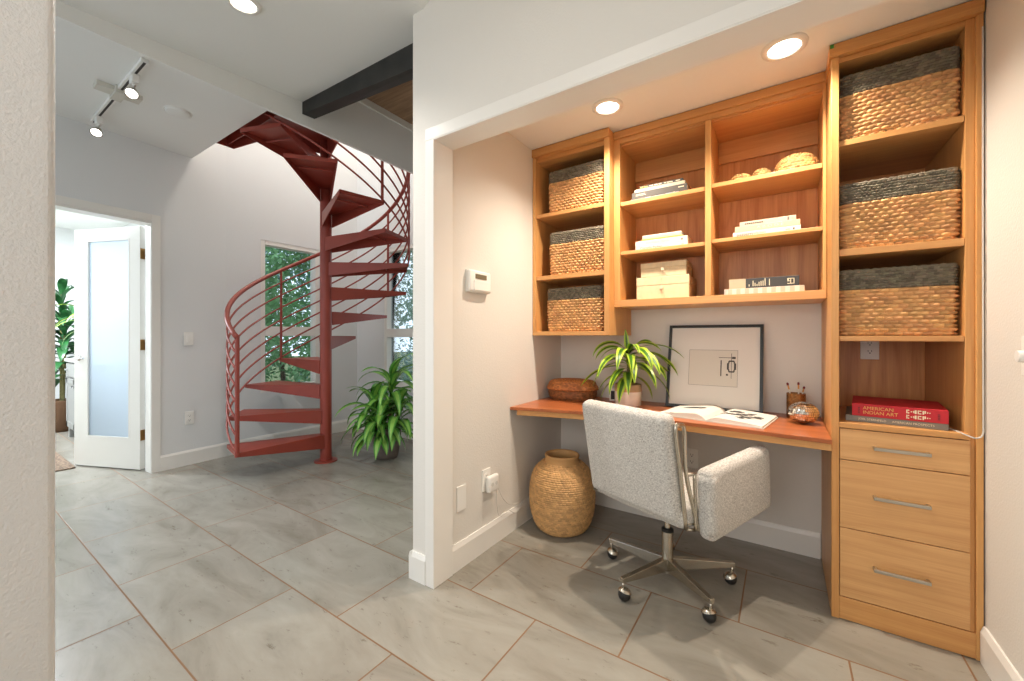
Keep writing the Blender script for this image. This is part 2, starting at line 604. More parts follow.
# far wall with the second window
FX0, FX1, FZ0, FZ1 = -3.93, -3.02, 0.585, 2.185
YF = 3.126
m = MB()
m.box(WX - 0.1, FX0, YF, YF + 0.14, 0, 5.2)
m.box(FX1, -1.2, YF, YF + 0.14, 0, 5.2)
m.box(FX0, FX1, YF, YF + 0.14, 0, FZ0)
m.box(FX0, FX1, YF, YF + 0.14, FZ1, 5.2)
struct('wall_far', m, MT['wall_cool'], 'white far wall behind the big floor plant with a window', 'wall')
m = MB()
base_prof(m, (-1.48, YF), (WX, YF), (0, -1))
struct('baseboard_far', m, MT['trim'], 'white baseboard on the far wall behind the floor plant', 'baseboard')

def window(name, label, axis, a0, a1, z0, z1, at, out, zm):
    """frame with an upper and a lower light; axis 'x' runs along x"""
    root = tag(bpy.data.objects.new(name, None), label, 'window', None, 'structure')
    COL.objects.link(root)
    d0, d1 = at + out * 0.004, at + out * 0.11
    def bx(m, u0, u1, zz0, zz1, e0, e1):
        if axis == 'x':
            m.box(u0, u1, e0, e1, zz0, zz1)
        else:
            m.box(e0, e1, u0, u1, zz0, zz1)
    t = 0.045
    fr = MB()
    bx(fr, a0, a0 + t, z0, z1, d0, d1); bx(fr, a1 - t, a1, z0, z1, d0, d1)
    bx(fr, a0 + t, a1 - t, z0, z0 + t, d0, d1); bx(fr, a0 + t, a1 - t, z1 - t, z1, d0, d1)
    bx(fr, a0 + t, a1 - t, zm - 0.05, zm + 0.05, d0, d1)
    fr.build('window_frame', MT['trim'], root, bevel=0.003)
    for (p, q) in ((z0 + t, zm - 0.05), (zm + 0.05, z1 - t)):
        g = MB()
        bx(g, a0 + t, a1 - t, p, q, at + out * 0.066, at + out * 0.072)
        g.build('glass_pane', MT['glass'], root)
    s = MB()
    bx(s, a0 - 0.002, a1 + 0.002, z0 - 0.014, z0 + 0.002, at - out * 0.006, d0)
    s.build('window_sill', MT['trim'], root)
    return root
window('window_1', 'tall two-light white window behind the spiral staircase pole and rails', 'y', y0w, y1w, z0w, z1w, WX, -1, 1.205)
window('window_2', 'white window above the big floor plant on the far wall', 'x', FX0, FX1, FZ0, FZ1, YF, 1, 1.19)

# low hall ceiling (slab whose edge opens onto the stairwell)
struct('ceiling_low', box(-4.6, -2.722, -1.6, 1.415, 2.76, 3.0), MT['ceil'], 'low white hall ceiling carrying the track light', 'ceiling')
struct('wall_stairwell', box(-2.722, -2.70, -1.6, 3.2, 2.585, 5.2), MT['ceil'], 'white fascia band hanging between the hall ceilings and the stair opening', 'wall')
struct('trim_2', box(-2.70, -2.684, 1.58, 3.126, 2.945, 2.996), MT['trim'], 'white trim strip between the fascia band and the wood ceiling', 'trim')
KS = 0.891
def c2(x, y):
    x, y = x / KS, y / KS
    return 1.15 + KS * (1.69 + 0.073 * (y - 0.41) - 0.035 * (x + 3.03))
m = MB()
q = [(-2.70, -1.6), (-1.40, -1.6), (-1.40, 1.48), (-2.70, 1.48)]
m.hexa([(x, y, c2(x, y)) for x, y in q], [(x, y, c2(x, y) + 0.4) for x, y in q])
q = [(-1.40, -1.6, 0), (0.9, -1.6, 1.3), (0.9, 1.48, 1.3), (-1.40, 1.48, 0)]
m.hexa([(x, y, c2(-1.40, y) + z) for x, y, z in q], [(x, y, c2(-1.40, y) + z + 0.4) for x, y, z in q])
struct('ceiling', m, MT['ceil'], 'white sloping room ceiling in front of the black beam', 'ceiling')
struct('ceiling_wood', box(-2.70, -1.3, 1.555, 3.2, 2.996, 3.08), MT['ceil_wood'], 'knotty wood plank ceiling seen behind the black beam', 'ceiling')
m = MB()
def bz(x, t):   # beam heights at the hall side and at the partition side
    f = (x + 2.70) / (2.70 - 1.20)
    return {'b': 2.655 + f * (2.53 - 2.655), 't': 2.731 + f * (2.681 - 2.731)}[t]
ya, yb_ = 1.475, 1.56
m.hexa([(-2.70, ya, bz(-2.70, 'b')), (-1.20, ya, bz(-1.20, 'b')), (-1.20, yb_, bz(-1.20, 'b') + 0.012), (-2.70, yb_, bz(-2.70, 'b') + 0.004)],
       [(-2.70, ya, bz(-2.70, 't')), (-1.20, ya, bz(-1.20, 't')), (-1.20, yb_, 3.05), (-2.70, yb_, 3.05)])
struct('ceiling_beam', m, MT['beam'], 'black stained beam crossing the hall ceiling above the staircase', 'beam')

# partition between hall and alcove, and the wall over the alcove opening
struct('wall_partition', box(-1.466, NL, F0, 3.2, 0, 3.4), MT['wall'], 'white partition wall between hall and desk alcove', 'wall')
struct('wall_header', box(NL, 1.0, F0, 1.452, 2.05, 4.2), MT['wall'], 'white wall above the desk alcove opening', 'wall')
struct('ceiling_alcove', box(NL, NR, 1.452, NB, CZ, CZ + 0.12), MT['ceil'], 'white alcove ceiling with two round downlights over the cabinets', 'ceiling')
struct('wall_back', box(NL - 0.1, NR + 0.1, NB, NB + 0.12, 0, CZ + 0.12), MT['wall'], 'white back wall of the alcove behind the desk', 'wall')
struct('wall_right', box(NR, NR + 0.12, -1.6, NB, 0, 4.2), MT['wall'], 'white wall on the right of the drawer cabinet', 'wall')
m = MB()
m.box(-1.372, -1.318, F0 - 0.012, F0 + 0.117, 0, 2.05)
m.box(-1.318, 1.0, F0 - 0.012, F0 + 0.117, 2.044, 2.0495)
m.box(-1.372, 1.0, F0 - 0.012, F0, 2.05, 2.105)
struct('trim_3', m, MT['trim'], 'white casing around the desk alcove opening', 'trim', bevel=0.002)
m = MB()
base_prof(m, (NL, 1.452), (NL, NB), (1, 0))
struct('baseboard_alcove', m, MT['trim'], 'white baseboard on the alcove left wall beside the round woven floor basket', 'baseboard')
m = MB()
base_prof(m, (0.16, NB), (NL + 0.014, NB), (0, -1))
struct('baseboard_back', m, MT['trim'], 'white baseboard on the back wall under the desk', 'baseboard')
m = MB()
base_prof(m, (-1.4655, F0), (-1.372, F0), (0, -1), 0.13, 0.014)
base_prof(m, (-1.466, 3.1), (-1.466, F0 - 0.014), (-1, 0), 0.13, 0.014)
struct('baseboard_pillar', m, MT['trim'], 'short white baseboard at the foot of the partition end', 'baseboard')
m = MB()
base_prof(m, (NR, 2.105), (NR, -1.6), (-1, 0))
struct('baseboard_right', m, MT['trim'], 'white baseboard on the right wall in front of the drawer cabinet', 'baseboard')
struct('wall_behind', box(-1.6, 1.0, -1.7, -1.6, 0, 4.2), MT['wall'], 'white wall behind the camera', 'wall')
# near wall with the rounded corner
m = MB()
pts = [(-1.47, -1.6), (-1.47, 0.176)]
for k in range(1, 7):
    a = radians(15 * k)
    pts.append((-1.49 + 0.02 * cos(a), 0.178 + 0.02 * sin(a)))
pts += [(-1.62, 0.198), (-1.62, -1.6)]
m.prism(pts, 0, 3.2)
struct('wall_near', m, MT['rough_wall'], 'textured off-white wall end closest to the camera with a rounded corner', 'wall')

# upper floor above the stairwell
struct('ceiling_upper', box(-4.6, -3.0, 1.3, 3.3, 5.2, 5.3), MT['ceil'], 'white ceiling high above the stairwell', 'ceiling')

# bathroom shell
struct('wall_bathroom_back', box(-8.0, -4.62, 1.56, 1.66, 0, 2.6), MT['wall_cool'], 'white bathroom wall behind the grey vanity', 'wall')
struct('wall_bathroom_end', box(-8.1, -8.0, -1.2, 1.66, 0, 2.6), MT['wall_cool'], 'pale end wall of the bathroom behind the tall plant', 'wall')
struct('wall_bathroom_side', box(-8.1, -4.5, -1.3, -1.2, 0, 2.6), MT['wall_cool'], 'white bathroom side wall hidden past the doorway', 'wall')
struct('ceiling_bathroom', box(-8.1, -4.55, -1.3, 1.66, 2.6, 2.7), MT['ceil'], 'white bathroom ceiling', 'ceiling')
struct('terrain', box(-30, 4, 3.3, 32, -0.6, -0.3).box(-30, -8.2, -8, 3.3, -0.6, -0.3), MT['ground'], 'garden ground outside the windows', 'ground')

# ------------------------------------------------------------------ bathroom door
dr = math.atan2(-0.387, -0.922)
door = thing('door_1', 'open white door with a tall frosted glass pane and brass hinges', 'door', (-4.565, 1.107, 0), dr, None, 'structure')
W, T = 0.727, 0.02
m = MB()
gx0, gx1, gz0, gz1 = 0.112, 0.588, 0.265, 1.995
m.box(0, gx0, -T, T, 0.012, 2.095)
m.box(gx1, W, -T, T, 0.012, 2.095)
m.box(gx0, gx1, -T, T, 0.012, gz0)
m.box(gx0, gx1, -T, T, gz1, 2.095)
m.build('door_panel', MT['trim'], door)
m = MB()
for s in (-1, 1):
    y0, y1 = sorted((s * 0.008, s * 0.021))
    for (a, b, c, d) in ((gx0, gx0 + 0.014, gz0, gz1), (gx1 - 0.014, gx1, gz0, gz1), (gx0 + 0.014, gx1 - 0.014, gz0, gz0 + 0.014), (gx0 + 0.014, gx1 - 0.014, gz1 - 0.014, gz1)):
        m.box(a, b, y0, y1, c, d)
m.build('glazing_bead', MT['trim'], door)
gl = box(gx0 + 0.002, gx1 - 0.002, -0.004, 0.004, gz0 + 0.002, gz1 - 0.002).build('glass_pane', MT['frosted'], door)
gl['label'] = 'tall frosted glass pane'
for z in (1.859, 1.077, 0.303):
    m = MB()
    m.box(-0.004, 0.0, -0.022, 0.018, z - 0.045, z + 0.045)
    m.tube([(-0.008, -0.026, z - 0.05), (-0.008, -0.026, z + 0.05)], 0.006, 8)
    m.box(-0.04, -0.004, -0.028, -0.024, z - 0.045, z + 0.045)
    h = m.build('hinge', MT['brass'], door)
    h['label'] = 'brass hinge'
m = MB()
for s in (-1, 1):
    m.tube([(0.67, s * 0.02, 0.96), (0.67, s * 0.026, 0.96)], 0.026, 20)
    m.tube([(0.67, s * 0.024, 0.96), (0.67, s * 0.05, 0.96)], 0.010, 12)
    m.tube([(0.672, s * 0.052, 0.96), (0.64, s * 0.055, 0.96), (0.57, s * 0.055, 0.957)], [0.011, 0.010, 0.008], 10)
m.build('door_handle', MT['chrome'], door, smooth=True)

# ------------------------------------------------------------------ spiral staircase
CX, CY, RS = -3.510, 2.138, 0.7516
A1, DA, WA, RISE, Z1 = 273.1, 29.82, 28.8, 0.2254, 0.2527
stair = thing('spiral_staircase', 'red painted steel spiral staircase rising through the hall ceiling', 'staircase', (CX, CY, 0))
MT['red'].name = 'oxide_red_steel_paint'
m = MB()
m.tube([(0, 0, 0.01), (0, 0, 3.9)], 0.05, 24)
m.build('centre_pole', MT['red'], stair, smooth=False)
m = MB()
m.lathe([(0.1, 0), (0.1, 0.01), (0.055, 0.012), (0.055, 0.03)], 32)
m.build('floor_flange', MT['red'], stair)
def pol(r, deg, z):
    a = radians(deg)
    return Vector((r * cos(a), r * sin(a), z))
for k in range(1, 13):
    ta = A1 - DA * (k - 1)
    tb = ta - WA
    z = Z1 + RISE * (k - 1)
    tm = (ta + tb) / 2
    a_o, b_o = pol(RS, ta, 0), pol(RS, tb, 0)
    e = pol(1, tm, 0)
    s = pol(1, tm + 90, 0)
    a_i = e * 0.03 + s * 0.048
    b_i = e * 0.03 - s * 0.048
    m = MB()
    zt = 0.006
    U = Vector((0, 0, 1))
    q = [b_i, b_o, a_o, a_i]
    m.hexa([p + U * (z - zt) for p in q], [p + U * z for p in q])
    # folded side plates, deep at the pole and thin at the tip, and the outer lip
    for (i_, o_, sg) in ((a_i, a_o, -1), (b_i, b_o, 1)):
        w = s * (0.006 * sg)
        quad_b = [i_ + U * (z - 0.125), o_ + U * (z - 0.03), o_ + w + U * (z - 0.03), i_ + w + U * (z - 0.125)]
        quad_t = [i_ + U * (z - zt), o_ + U * (z - zt), o_ + w + U * (z - zt), i_ + w + U * (z - zt)]
        if sg > 0:
            m.hexa(quad_b, quad_t)
        else:
            m.hexa(quad_b[::-1], quad_t[::-1])
    w = e * -0.006
    m.hexa([b_o + w + U * (z - 0.03), b_o + U * (z - 0.03), a_o + U * (z - 0.03), a_o + w + U * (z - 0.03)],
           [b_o + w + U * (z - zt), b_o + U * (z - zt), a_o + U * (z - zt), a_o + w + U * (z - zt)])
    tr = m.build('tread', MT['red'], stair)
    # cross bar under the tread
    f = 0.72
    c0, c1 = a_i.lerp(a_o, f), b_i.lerp(b_o, f)
    mm = MB()
    mm.tube([c0.lerp(c1, 0.04) + U * (z - 0.02), c0.lerp(c1, 0.96) + U * (z - 0.02)], 0.008, 6)
    mm.build('stiffener_bar', MT['red'], tr)
# landing
zl = 2.957
m = MB()
lp = [(-3.46, 2.13), (-3.56, 2.13), (-3.78, 1.69), (-4.13, 1.63), (-4.13, 1.42), (-2.95, 1.42), (-2.95, 1.93)]
lp = [(x - CX, y - CY) for x, y in lp]
m.prism(lp, zl - 0.008, zl)
for i in range(len(lp)):
    p, q_ = Vector(lp[i] + (0,)), Vector(lp[(i + 1) % len(lp)] + (0,))
    nn = Vector((-(q_ - p).y, (q_ - p).x, 0)).normalized() * 0.008
    dz = 0.20 if i in (5, 6) else 0.11
    U = Vector((0, 0, 1))
    m.hexa([p + U * (zl - dz), q_ + U * (zl - dz), q_ + nn + U * (zl - dz), p + nn + U * (zl - dz)], [p + U * (zl - 0.008), q_ + U * (zl - 0.008), q_ + nn + U * (zl - 0.008), p + nn + U * (zl - 0.008)])
m.box(-0.62, 0.55, -0.56, -0.552, zl - 0.09, zl - 0.008)
m.build('landing', MT['red'], stair)
HR = 0.748
def zr(deg):
    return 1.14 + (A1 - deg) * (RISE / DA)
for lvl in range(0, 8):
    m = MB()
    n = 84
    pts = []
    t1 = A1 - 358
    for i in range(n + 1):
        d = A1 + (t1 - A1) * i / n
        p = pol(HR, d, zr(d) - 0.127 * lvl)
        pts.append(p)
    if lvl == 0:
        o = m.tube(pts, 0.019, 10).build('handrail', MT['red'], stair, smooth=True)
    else:
        m.tube(pts, 0.0085, 6).build('rail', MT['red'], stair, smooth=True)
for k in (1, 4, 7, 10):
    d = A1 - DA * (k - 1) - 1.0
    z = Z1 + RISE * (k - 1)
    m = MB()
    p = pol(HR - 0.006, d, 0)
    m.tube([p + Vector((0, 0, z - 0.03)), p + Vector((0, 0, zr(d)))], 0.0165 if k == 1 else 0.012, 10)
    m.build('post', MT['red'], stair)

# ------------------------------------------------------------------ cabinets
def board(name, mat, parent, *b):
    return box(*b).build(name, mat, parent, bevel=0.0018)

# tall cabinet with drawers
X0, X1, FY = 0.165, 0.588, 2.109
BK = NB - 0.003
cab = thing('tall_cabinet', 'tall fir cabinet with open basket shelves above three drawers beside the right wall', 'cabinet', (X0, FY, 0))
def R(name, mat, x0, x1, y0, y1, z0, z1):
    return board(name, mat, cab, x0 - X0, x1 - X0, y0 - FY, y1 - FY, z0, z1)
R('side_panel', MT['wood_v'], X0, 0.190, FY, BK, 0, 2.292)
R('side_panel', MT['wood_v'], 0.545, 0.570, FY + 0.012, BK, 0, 2.292)
R('scribe_strip', MT['wood_v'], 0.570, 0.588, FY, FY + 0.03, 0, 2.292)
R('top_board', MT['wood_x'], 0.190, 0.545, FY + 0.012, BK, 2.270, 2.2915)
R('cornice', MT['wood_x'], 0.158, 0.588, FY - 0.012, BK, 2.292, 2.342)
R('tape_scrap', MT['tape'], 0.160, 0.172, FY - 0.0135, FY - 0.012, 2.325, 2.341)['label'] = 'scrap of green tape'
R('back_panel', MT['ply'], 0.190, 0.545, BK - 0.012, BK, 0.80, 2.275)
for z0, z1 in ((1.927, 1.950), (1.478, 1.506), (1.131, 1.152)):
    R('shelf', MT['shelf_under'], 0.191, 0.544, FY + 0.012, BK - 0.014, z0, z1)
R('counter', MT['wood_x'], 0.190, 0.556, FY, BK - 0.014, 0.779, 0.801)
R('toe_board', MT['wood_x'], 0.190, 0.570, FY + 0.002, FY + 0.022, 0.002, 0.092)
for i, (z0, z1, hz) in enumerate(((0.652, 0.776, 0.713), (0.376, 0.649, 0.520), (0.096, 0.373, 0.241))):
    d = R('drawer', MT['drawer'], 0.192, 0.556, FY + 0.001, FY + 0.02, z0, z1)
    bxm = box(0.2 - X0, 0.54 - X0, 0.02, 0.44, z0 + 0.01, z1 - 0.02)
    m = MB()
    xa, xb = 0.293 - X0, 0.452 - X0
    y = 0.001
    m.box(xa, xa + 0.011, y - 0.024, y, hz - 0.006, hz + 0.006)
    m.box(xb - 0.011, xb, y - 0.024, y, hz - 0.006, hz + 0.006)
    m.box(xa, xb, y - 0.030, y - 0.020, hz - 0.0065, hz + 0.0065)
    h = m.build('pull_handle', MT['steel'], d, bevel=0.002)
    h['label'] = 'brushed metal bar pull'

# middle open shelves
MX0, MX1, MY = -0.8235, 0.163, 2.30
mid = thing('wall_bookcase', 'two-bay fir wall bookcase with books and paper boxes above the desk', 'bookcase', (MX0, MY, 0))
def Mi(name, mat, x0, x1, y0, y1, z0, z1):
    return board(name, mat, mid, x0 - MX0, x1 - MX0, y0 - MY, y1 - MY, z0, z1)
Mi('side_panel', MT['wood_v'], MX0, -0.788, MY, BK, 1.361, 2.300)
Mi('side_panel', MT['wood_v'], 0.150, MX1, MY, BK, 1.361, 2.300)
Mi('divider', MT['wood_v'], -0.337, -0.308, MY, BK - 0.012, 1.361, 2.27)
Mi('bottom_board', MT['wood_x'], MX0, MX1, MY, BK, 1.321, 1.361)
Mi('top_board', MT['wood_x'], -0.788, 0.150, MY + 0.02, BK, 2.262, 2.28)
Mi('top_rail', MT['wood_x'], -0.788, 0.150, MY, MY + 0.02, 2.272, 2.30)
Mi('cornice', MT['wood_x'], MX0, MX1, MY - 0.012, BK, 2.30, 2.342)
Mi('back_panel', MT['ply'], -0.788, 0.150, BK - 0.012, BK, 1.361, 2.262)
Mi('hanging_rail', MT['wood_x'], -0.788, -0.337, BK - 0.03, BK - 0.012, 2.14, 2.262)
Mi('hanging_rail', MT['wood_x'], -0.308, 0.150, BK - 0.03, BK - 0.012, 2.14, 2.262)
for x0, x1, z0, z1 in ((-0.787, -0.338, 1.909, 1.932), (-0.787, -0.338, 1.624, 1.644), (-0.307, 0.149, 1.918, 1.939), (-0.307, 0.149, 1.632, 1.651)):
    Mi('shelf', MT['shelf_under'], x0, x1, MY + 0.008, BK - 0.014, z0, z1)
# left open cabinet
LX0, LX1, LY = NL + 0.002, -0.824, 2.225
lc = thing('basket_cabinet', 'fir wall cabinet with three baskets at the left end of the alcove', 'cabinet', (LX0, LY, 0))
def Lf(name, mat, x0, x1, y0, y1, z0, z1):
    return board(name, mat, lc, x0 - LX0, x1 - LX0, y0 - LY, y1 - LY, z0, z1)
Lf('side_panel', MT['wood_v'], LX0, -1.312, LY, BK, 1.181, 2.292)
Lf('side_panel', MT['wood_v'], -0.856, LX1, LY, BK, 1.156, 2.292)
Lf('bottom_board', MT['wood_x'], LX0, -0.856, LY, BK, 1.156, 1.181)
Lf('top_board', MT['wood_x'], -1.312, -0.856, LY + 0.02, BK, 2.262, 2.2915)
Lf('cornice', MT['wood_x'], LX0, LX1, LY - 0.012, BK, 2.292, 2.342)
Lf('back_panel', MT['ply'], -1.312, -0.856, BK - 0.012, BK, 1.181, 2.262)
for z0, z1 in ((1.903, 1.925), (1.507, 1.533)):
    Lf('shelf', MT['shelf_under'], -1.311, -0.857, LY + 0.006, BK - 0.014, z0, z1)
# desk
DZ = 0.735
dk = thing('built_in_desk', 'long red-brown built-in desk top spanning the alcove', 'desk', (NL, NB, 0))
fe = [(0.163, 2.058), (-0.1, 2.078), (-0.42, 2.095), (-0.7, 2.09), (-0.92, 2.072), (-1.15, 2.02), (-1.3345, 1.965)]
poly = [(x - NL, y - NB) for x, y in fe[::-1]] + [(0.163 - NL, -0.002), (0.0025, -0.002)]
MB().prism(poly, DZ - 0.018, DZ).build('desk_top', MT['desk'], dk, bevel=0.002)
ap = [(x - NL, y - NB + 0.018) for x, y in fe[::-1]]
ap[0] = (ap[0][0] + 0.03, ap[0][1] + 0.008)
poly = ap + [(x, y + 0.02) for x, y in ap[::-1]]
MB().prism(poly, DZ - 0.05, DZ - 0.018).build('apron', MT['wood_x'], dk, bevel=0.002)

# ------------------------------------------------------------------ woven things
def hsh(*a):
    x = 0.0
    for i, v in enumerate(a):
        x += (v + 1.37) * (12.9898 + 47.233 * i)
    x = sin(x) * 43758.5453
    return x - math.floor(x)

def weave_h(i, j, nst, su, sv, twill=0.5):
    """height 0..1 and stitch id for a sample (i, j); su, sv samples per stitch / row"""
    row = j // sv
    fv = (j % sv) / sv
    u = i / su + row * twill
    st = int(math.floor(u))
    fu = u - st
    h = (max(0.0, sin(pi * fv)) ** 0.7) * (0.12 + 0.88 * max(0.0, sin(pi * fu)) ** 0.55)
    return h, row, st % nst

def rrect(w, d, r, t):
    """point and outward normal on a rounded rectangle perimeter, t in 0..1"""
    sx, sy = w - 2 * r, d - 2 * r
    q = pi * r / 2
    per = 2 * (sx + sy) + 4 * q
    s = (t % 1.0) * per
    segs = [(sx, (-sx / 2, -d / 2), (1, 0)), (q, (sx / 2, -sy / 2), -90), (sy, (w / 2, -sy / 2), (0, 1)), (q, (sx / 2, sy / 2), 0),
            (sx, (sx / 2, d / 2), (-1, 0)), (q, (-sx / 2, sy / 2), 90), (sy, (-w / 2, sy / 2), (0, -1)), (q, (-sx / 2, -sy / 2), 180)]
    for L, p, k in segs:
        if s <= L:
            if isinstance(k, tuple):
                return (p[0] + k[0] * s, p[1] + k[1] * s), (k[1], -k[0])
            a = radians(k) + s / r
            return (p[0] + r * cos(a), p[1] + r * sin(a)), (cos(a), sin(a))
        s -= L
    return (-sx / 2, -d / 2), (0, -1)

def basket_mesh(w, d, h, band, seed, r=0.022):
    per = 2 * (w + d) - 8 * r + 2 * pi * r
    def part(z0, z1, rowh, stl, amp, su, sv, cvar):
        nrow = max(2, round((z1 - z0) / rowh))
        nst = round(per / stl)
        m = MB(); tint = []
        nu, nv = nst * su, nrow * sv
        cache = [rrect(w, d, r, i / nu) for i in range(nu)]
        def fn(i, j):
            hh, row, st = weave_h(i, j, nst, su, sv)
            (x, y), (nx, ny) = cache[i % nu]
            z = z0 + (z1 - z0) * j / nv
            t = z / h
            tp = 1.0 - 0.035 * (1 - t) - (0.03 * max(0, 1 - z / 0.03) ** 2)
            jit = (hsh(st, row, seed) - 0.5) * 0.35
            wob = 0.0025 * sin(9 * 2 * pi * i / nu + seed) * (1 if z > 0.02 else 0)
            a = amp * hh * (1 + jit) + wob
            dz = 0.0022 * (hsh(st, row, seed + 5) - 0.5) if 0 < j < nv else 0
            c = 1 + cvar * (hsh(st, row, seed + 9) - 0.5)
            tint.append((c, c * (1 + 0.10 * (hsh(st, row, 3) - 0.5)), c))
            return (x * tp + nx * a, y * tp + ny * a, z + dz)
        m.grid(fn, nu, nv, True)
        return m, tint
    body, tb = part(0.0, h - band, 0.0160, 0.029, 0.0125, 6, 6, 0.45)
    o = len(body.v)
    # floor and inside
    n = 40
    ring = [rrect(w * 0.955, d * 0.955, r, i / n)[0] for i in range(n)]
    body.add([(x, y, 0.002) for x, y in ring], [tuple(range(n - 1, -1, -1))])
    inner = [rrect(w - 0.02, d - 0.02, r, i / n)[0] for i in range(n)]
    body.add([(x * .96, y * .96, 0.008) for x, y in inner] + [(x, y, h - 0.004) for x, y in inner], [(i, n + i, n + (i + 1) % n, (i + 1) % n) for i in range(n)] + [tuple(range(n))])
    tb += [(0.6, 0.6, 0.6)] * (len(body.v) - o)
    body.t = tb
    bandm, tk = part(h - band, h - 0.006, 0.0110, 0.0150, 0.0075, 5, 5, 0.7)
    o = len(bandm.v)
    nn = 150
    pts = []
    for i in range(nn):
        (x, y), (nx, ny) = rrect(w, d, r, i / nn)
        pts.append((x - nx * 0.004, y - ny * 0.004, h - 0.005 + 0.0018 * sin(i * 2.2)))
    bandm.tube(pts, [0.0072 + 0.0014 * (i % 2) for i in range(nn)], 6, closed=True)
    tk += [(1, 1, 1)] * (len(bandm.v) - o)
    bandm.t = tk
    return body, bandm

def make_basket(label, w, d, h, band, seed, loc, group):
    t = thing('storage_basket', label, 'basket', loc, 0, group)
    b, k = basket_mesh(w, d, h, band, seed)
    b.build('woven_body', MT['natural'], t, smooth=True)
    o = k.build('woven_band', MT['charcoal'], t, smooth=True)
    o['label'] = 'dark grey woven top band'
    return t

gl_ = 'two-tone baskets in the left cabinet'
b1 = make_basket('two-tone woven basket on the top shelf of the left wall cabinet', 0.366, 0.30, 0.270, 0.072, 1, (-1.06, 2.42, 1.9255), gl_)
b1.rotation_euler[2] = radians(-1.5)
b2 = copy_tree(b1)
b2.location = (-1.055, 2.42, 1.5335); b2.rotation_euler[2] = radians(1)
b2['label'] = 'two-tone woven basket on the middle shelf of the left wall cabinet'
b3 = copy_tree(b1)
b3.location = (-1.07, 2.42, 1.1815); b3.rotation_euler[2] = radians(178.5)
b3['label'] = 'two-tone woven basket on the lowest board of the left wall cabinet'
gr_ = 'two-tone baskets in the tall cabinet'
c1 = make_basket('two-tone woven basket on the topmost shelf of the tall drawer cabinet', 0.342, 0.40, 0.268, 0.080, 4, (0.368, 2.340, 1.9505), gr_)
c2_ = copy_tree(c1)
c2_.location = (0.367, 2.345, 1.5065); c2_.rotation_euler[2] = radians(180)
c2_['label'] = 'two-tone woven basket on the second shelf of the tall drawer cabinet'
c3_ = copy_tree(c1)
c3_.location = (0.366, 2.35, 1.1525)
c3_['label'] = 'two-tone woven basket just above the wall outlet in the tall drawer cabinet'

def woven_lathe(prof, n, rowh, stl, amp, su=4, sv=4, sx=1.0, sy=1.0, twill=0.5, cvar=0.3, seed=0, colf=None):
    """prof: list of (r, z); weave follows the profile length"""
    P = [Vector((r, 0, z)) for r, z in prof]
    P = catmull(P, 10)
    L = [0.0]
    for a, b in zip(P, P[1:]):
        L.append(L[-1] + (b - a).length)
    tot = L[-1]
    nrow = max(2, round(tot / rowh))
    rmax = max(p.x for p in P)
    nst = round(2 * pi * rmax / stl)
    nu, nv = nst * su, nrow * sv
    samp = []
    k = 0
    for j in range(nv + 1):
        s = tot * j / nv
        while k < len(L) - 2 and L[k + 1] < s:
            k += 1
        f = (s - L[k]) / max(1e-9, L[k + 1] - L[k])
        p = P[k].lerp(P[k + 1], f)
        d = (P[k + 1] - P[k]).normalized()
        samp.append((p.x, p.z, d.z, -d.x))
    m = MB(); tint = []
    def fn(i, j):
        h, row, st = weave_h(i, j, nst, su, sv, twill)
        r, z, nr, nz = samp[j]
        a = 2 * pi * i / nu
        h = amp * h * (0.8 + 0.4 * hsh(st, row, seed)) * min(1, r / 0.02)
        c = 1 + cvar * (hsh(st, row, seed + 2) - 0.5)
        if colf:
            c *= colf(z, st, row)
        tint.append((c, c, c))
        rr = max(0.0, r + nr * h)
        return (rr * sx * cos(a), rr * sy * sin(a), z + nz * h)
    m.grid(fn, nu, nv, True)
    m.t = tint
    return m

# round floor basket
fb = thing('floor_basket', 'big round bamboo basket with a narrow mouth standing on the floor under the desk', 'basket', (-1.105, 2.185, 0))
m = woven_lathe([(0.118, 0.002), (0.153, 0.03), (0.181, 0.10), (0.192, 0.19), (0.186, 0.28), (0.162, 0.350), (0.108, 0.402)], 0, 0.0115, 0.021, 0.0065, 5, 5, twill=0.34, cvar=0.38, seed=3,
                colf=lambda z, st, row: 0.84 + 0.16 * hsh(row, 1, 8))
m.lathe([(0.116, 0.002), (0.0, 0.002)], 24, cap0=False, cap1=False)
m.build('woven_body', MT['vase'], fb, smooth=True)
m = MB()
m.lathe([(0.112, 0.392), (0.102, 0.404), (0.099, 0.425), (0.104, 0.436), (0.102, 0.444), (0.094, 0.444), (0.088, 0.436), (0.090, 0.40), (0.14, 0.34), (0.165, 0.2), (0.14, 0.05), (0.0, 0.02)], 40, cap0=False, cap1=False)
m.t = [(0.92, 0.9, 0.88) if True else 1] * len(m.v)
m.build('neck_rim', MT['vase'], fb, smooth=True)

# oval lidded basket on the desk
ob = thing('lidded_basket', 'small oval dark rattan basket with a lid on the desk left end', 'basket', (-1.16, 2.445, DZ), radians(14))
m = woven_lathe([(0.135, 0.001), (0.152, 0.02), (0.158, 0.045), (0.156, 0.068)], 0, 0.0095, 0.015, 0.0045, 5, 5, 1.0, 0.66, cvar=0.7, seed=11)
m.lathe([(0.135, 0.001), (0.0, 0.001)], 24, (0, 0, 0), 1, 0.66, cap0=False, cap1=False)
m.build('woven_base', MT['oval'], ob, smooth=True)
m = woven_lathe([(0.156, 0.066), (0.168, 0.070), (0.167, 0.082), (0.157, 0.098), (0.148, 0.116), (0.12, 0.126), (0.06, 0.132), (0.002, 0.134)], 0, 0.0095, 0.015, 0.004, 5, 5, 1.0, 0.66, cvar=0.7, seed=12)
m.build('lid', MT['oval_lid'], ob, smooth=True)

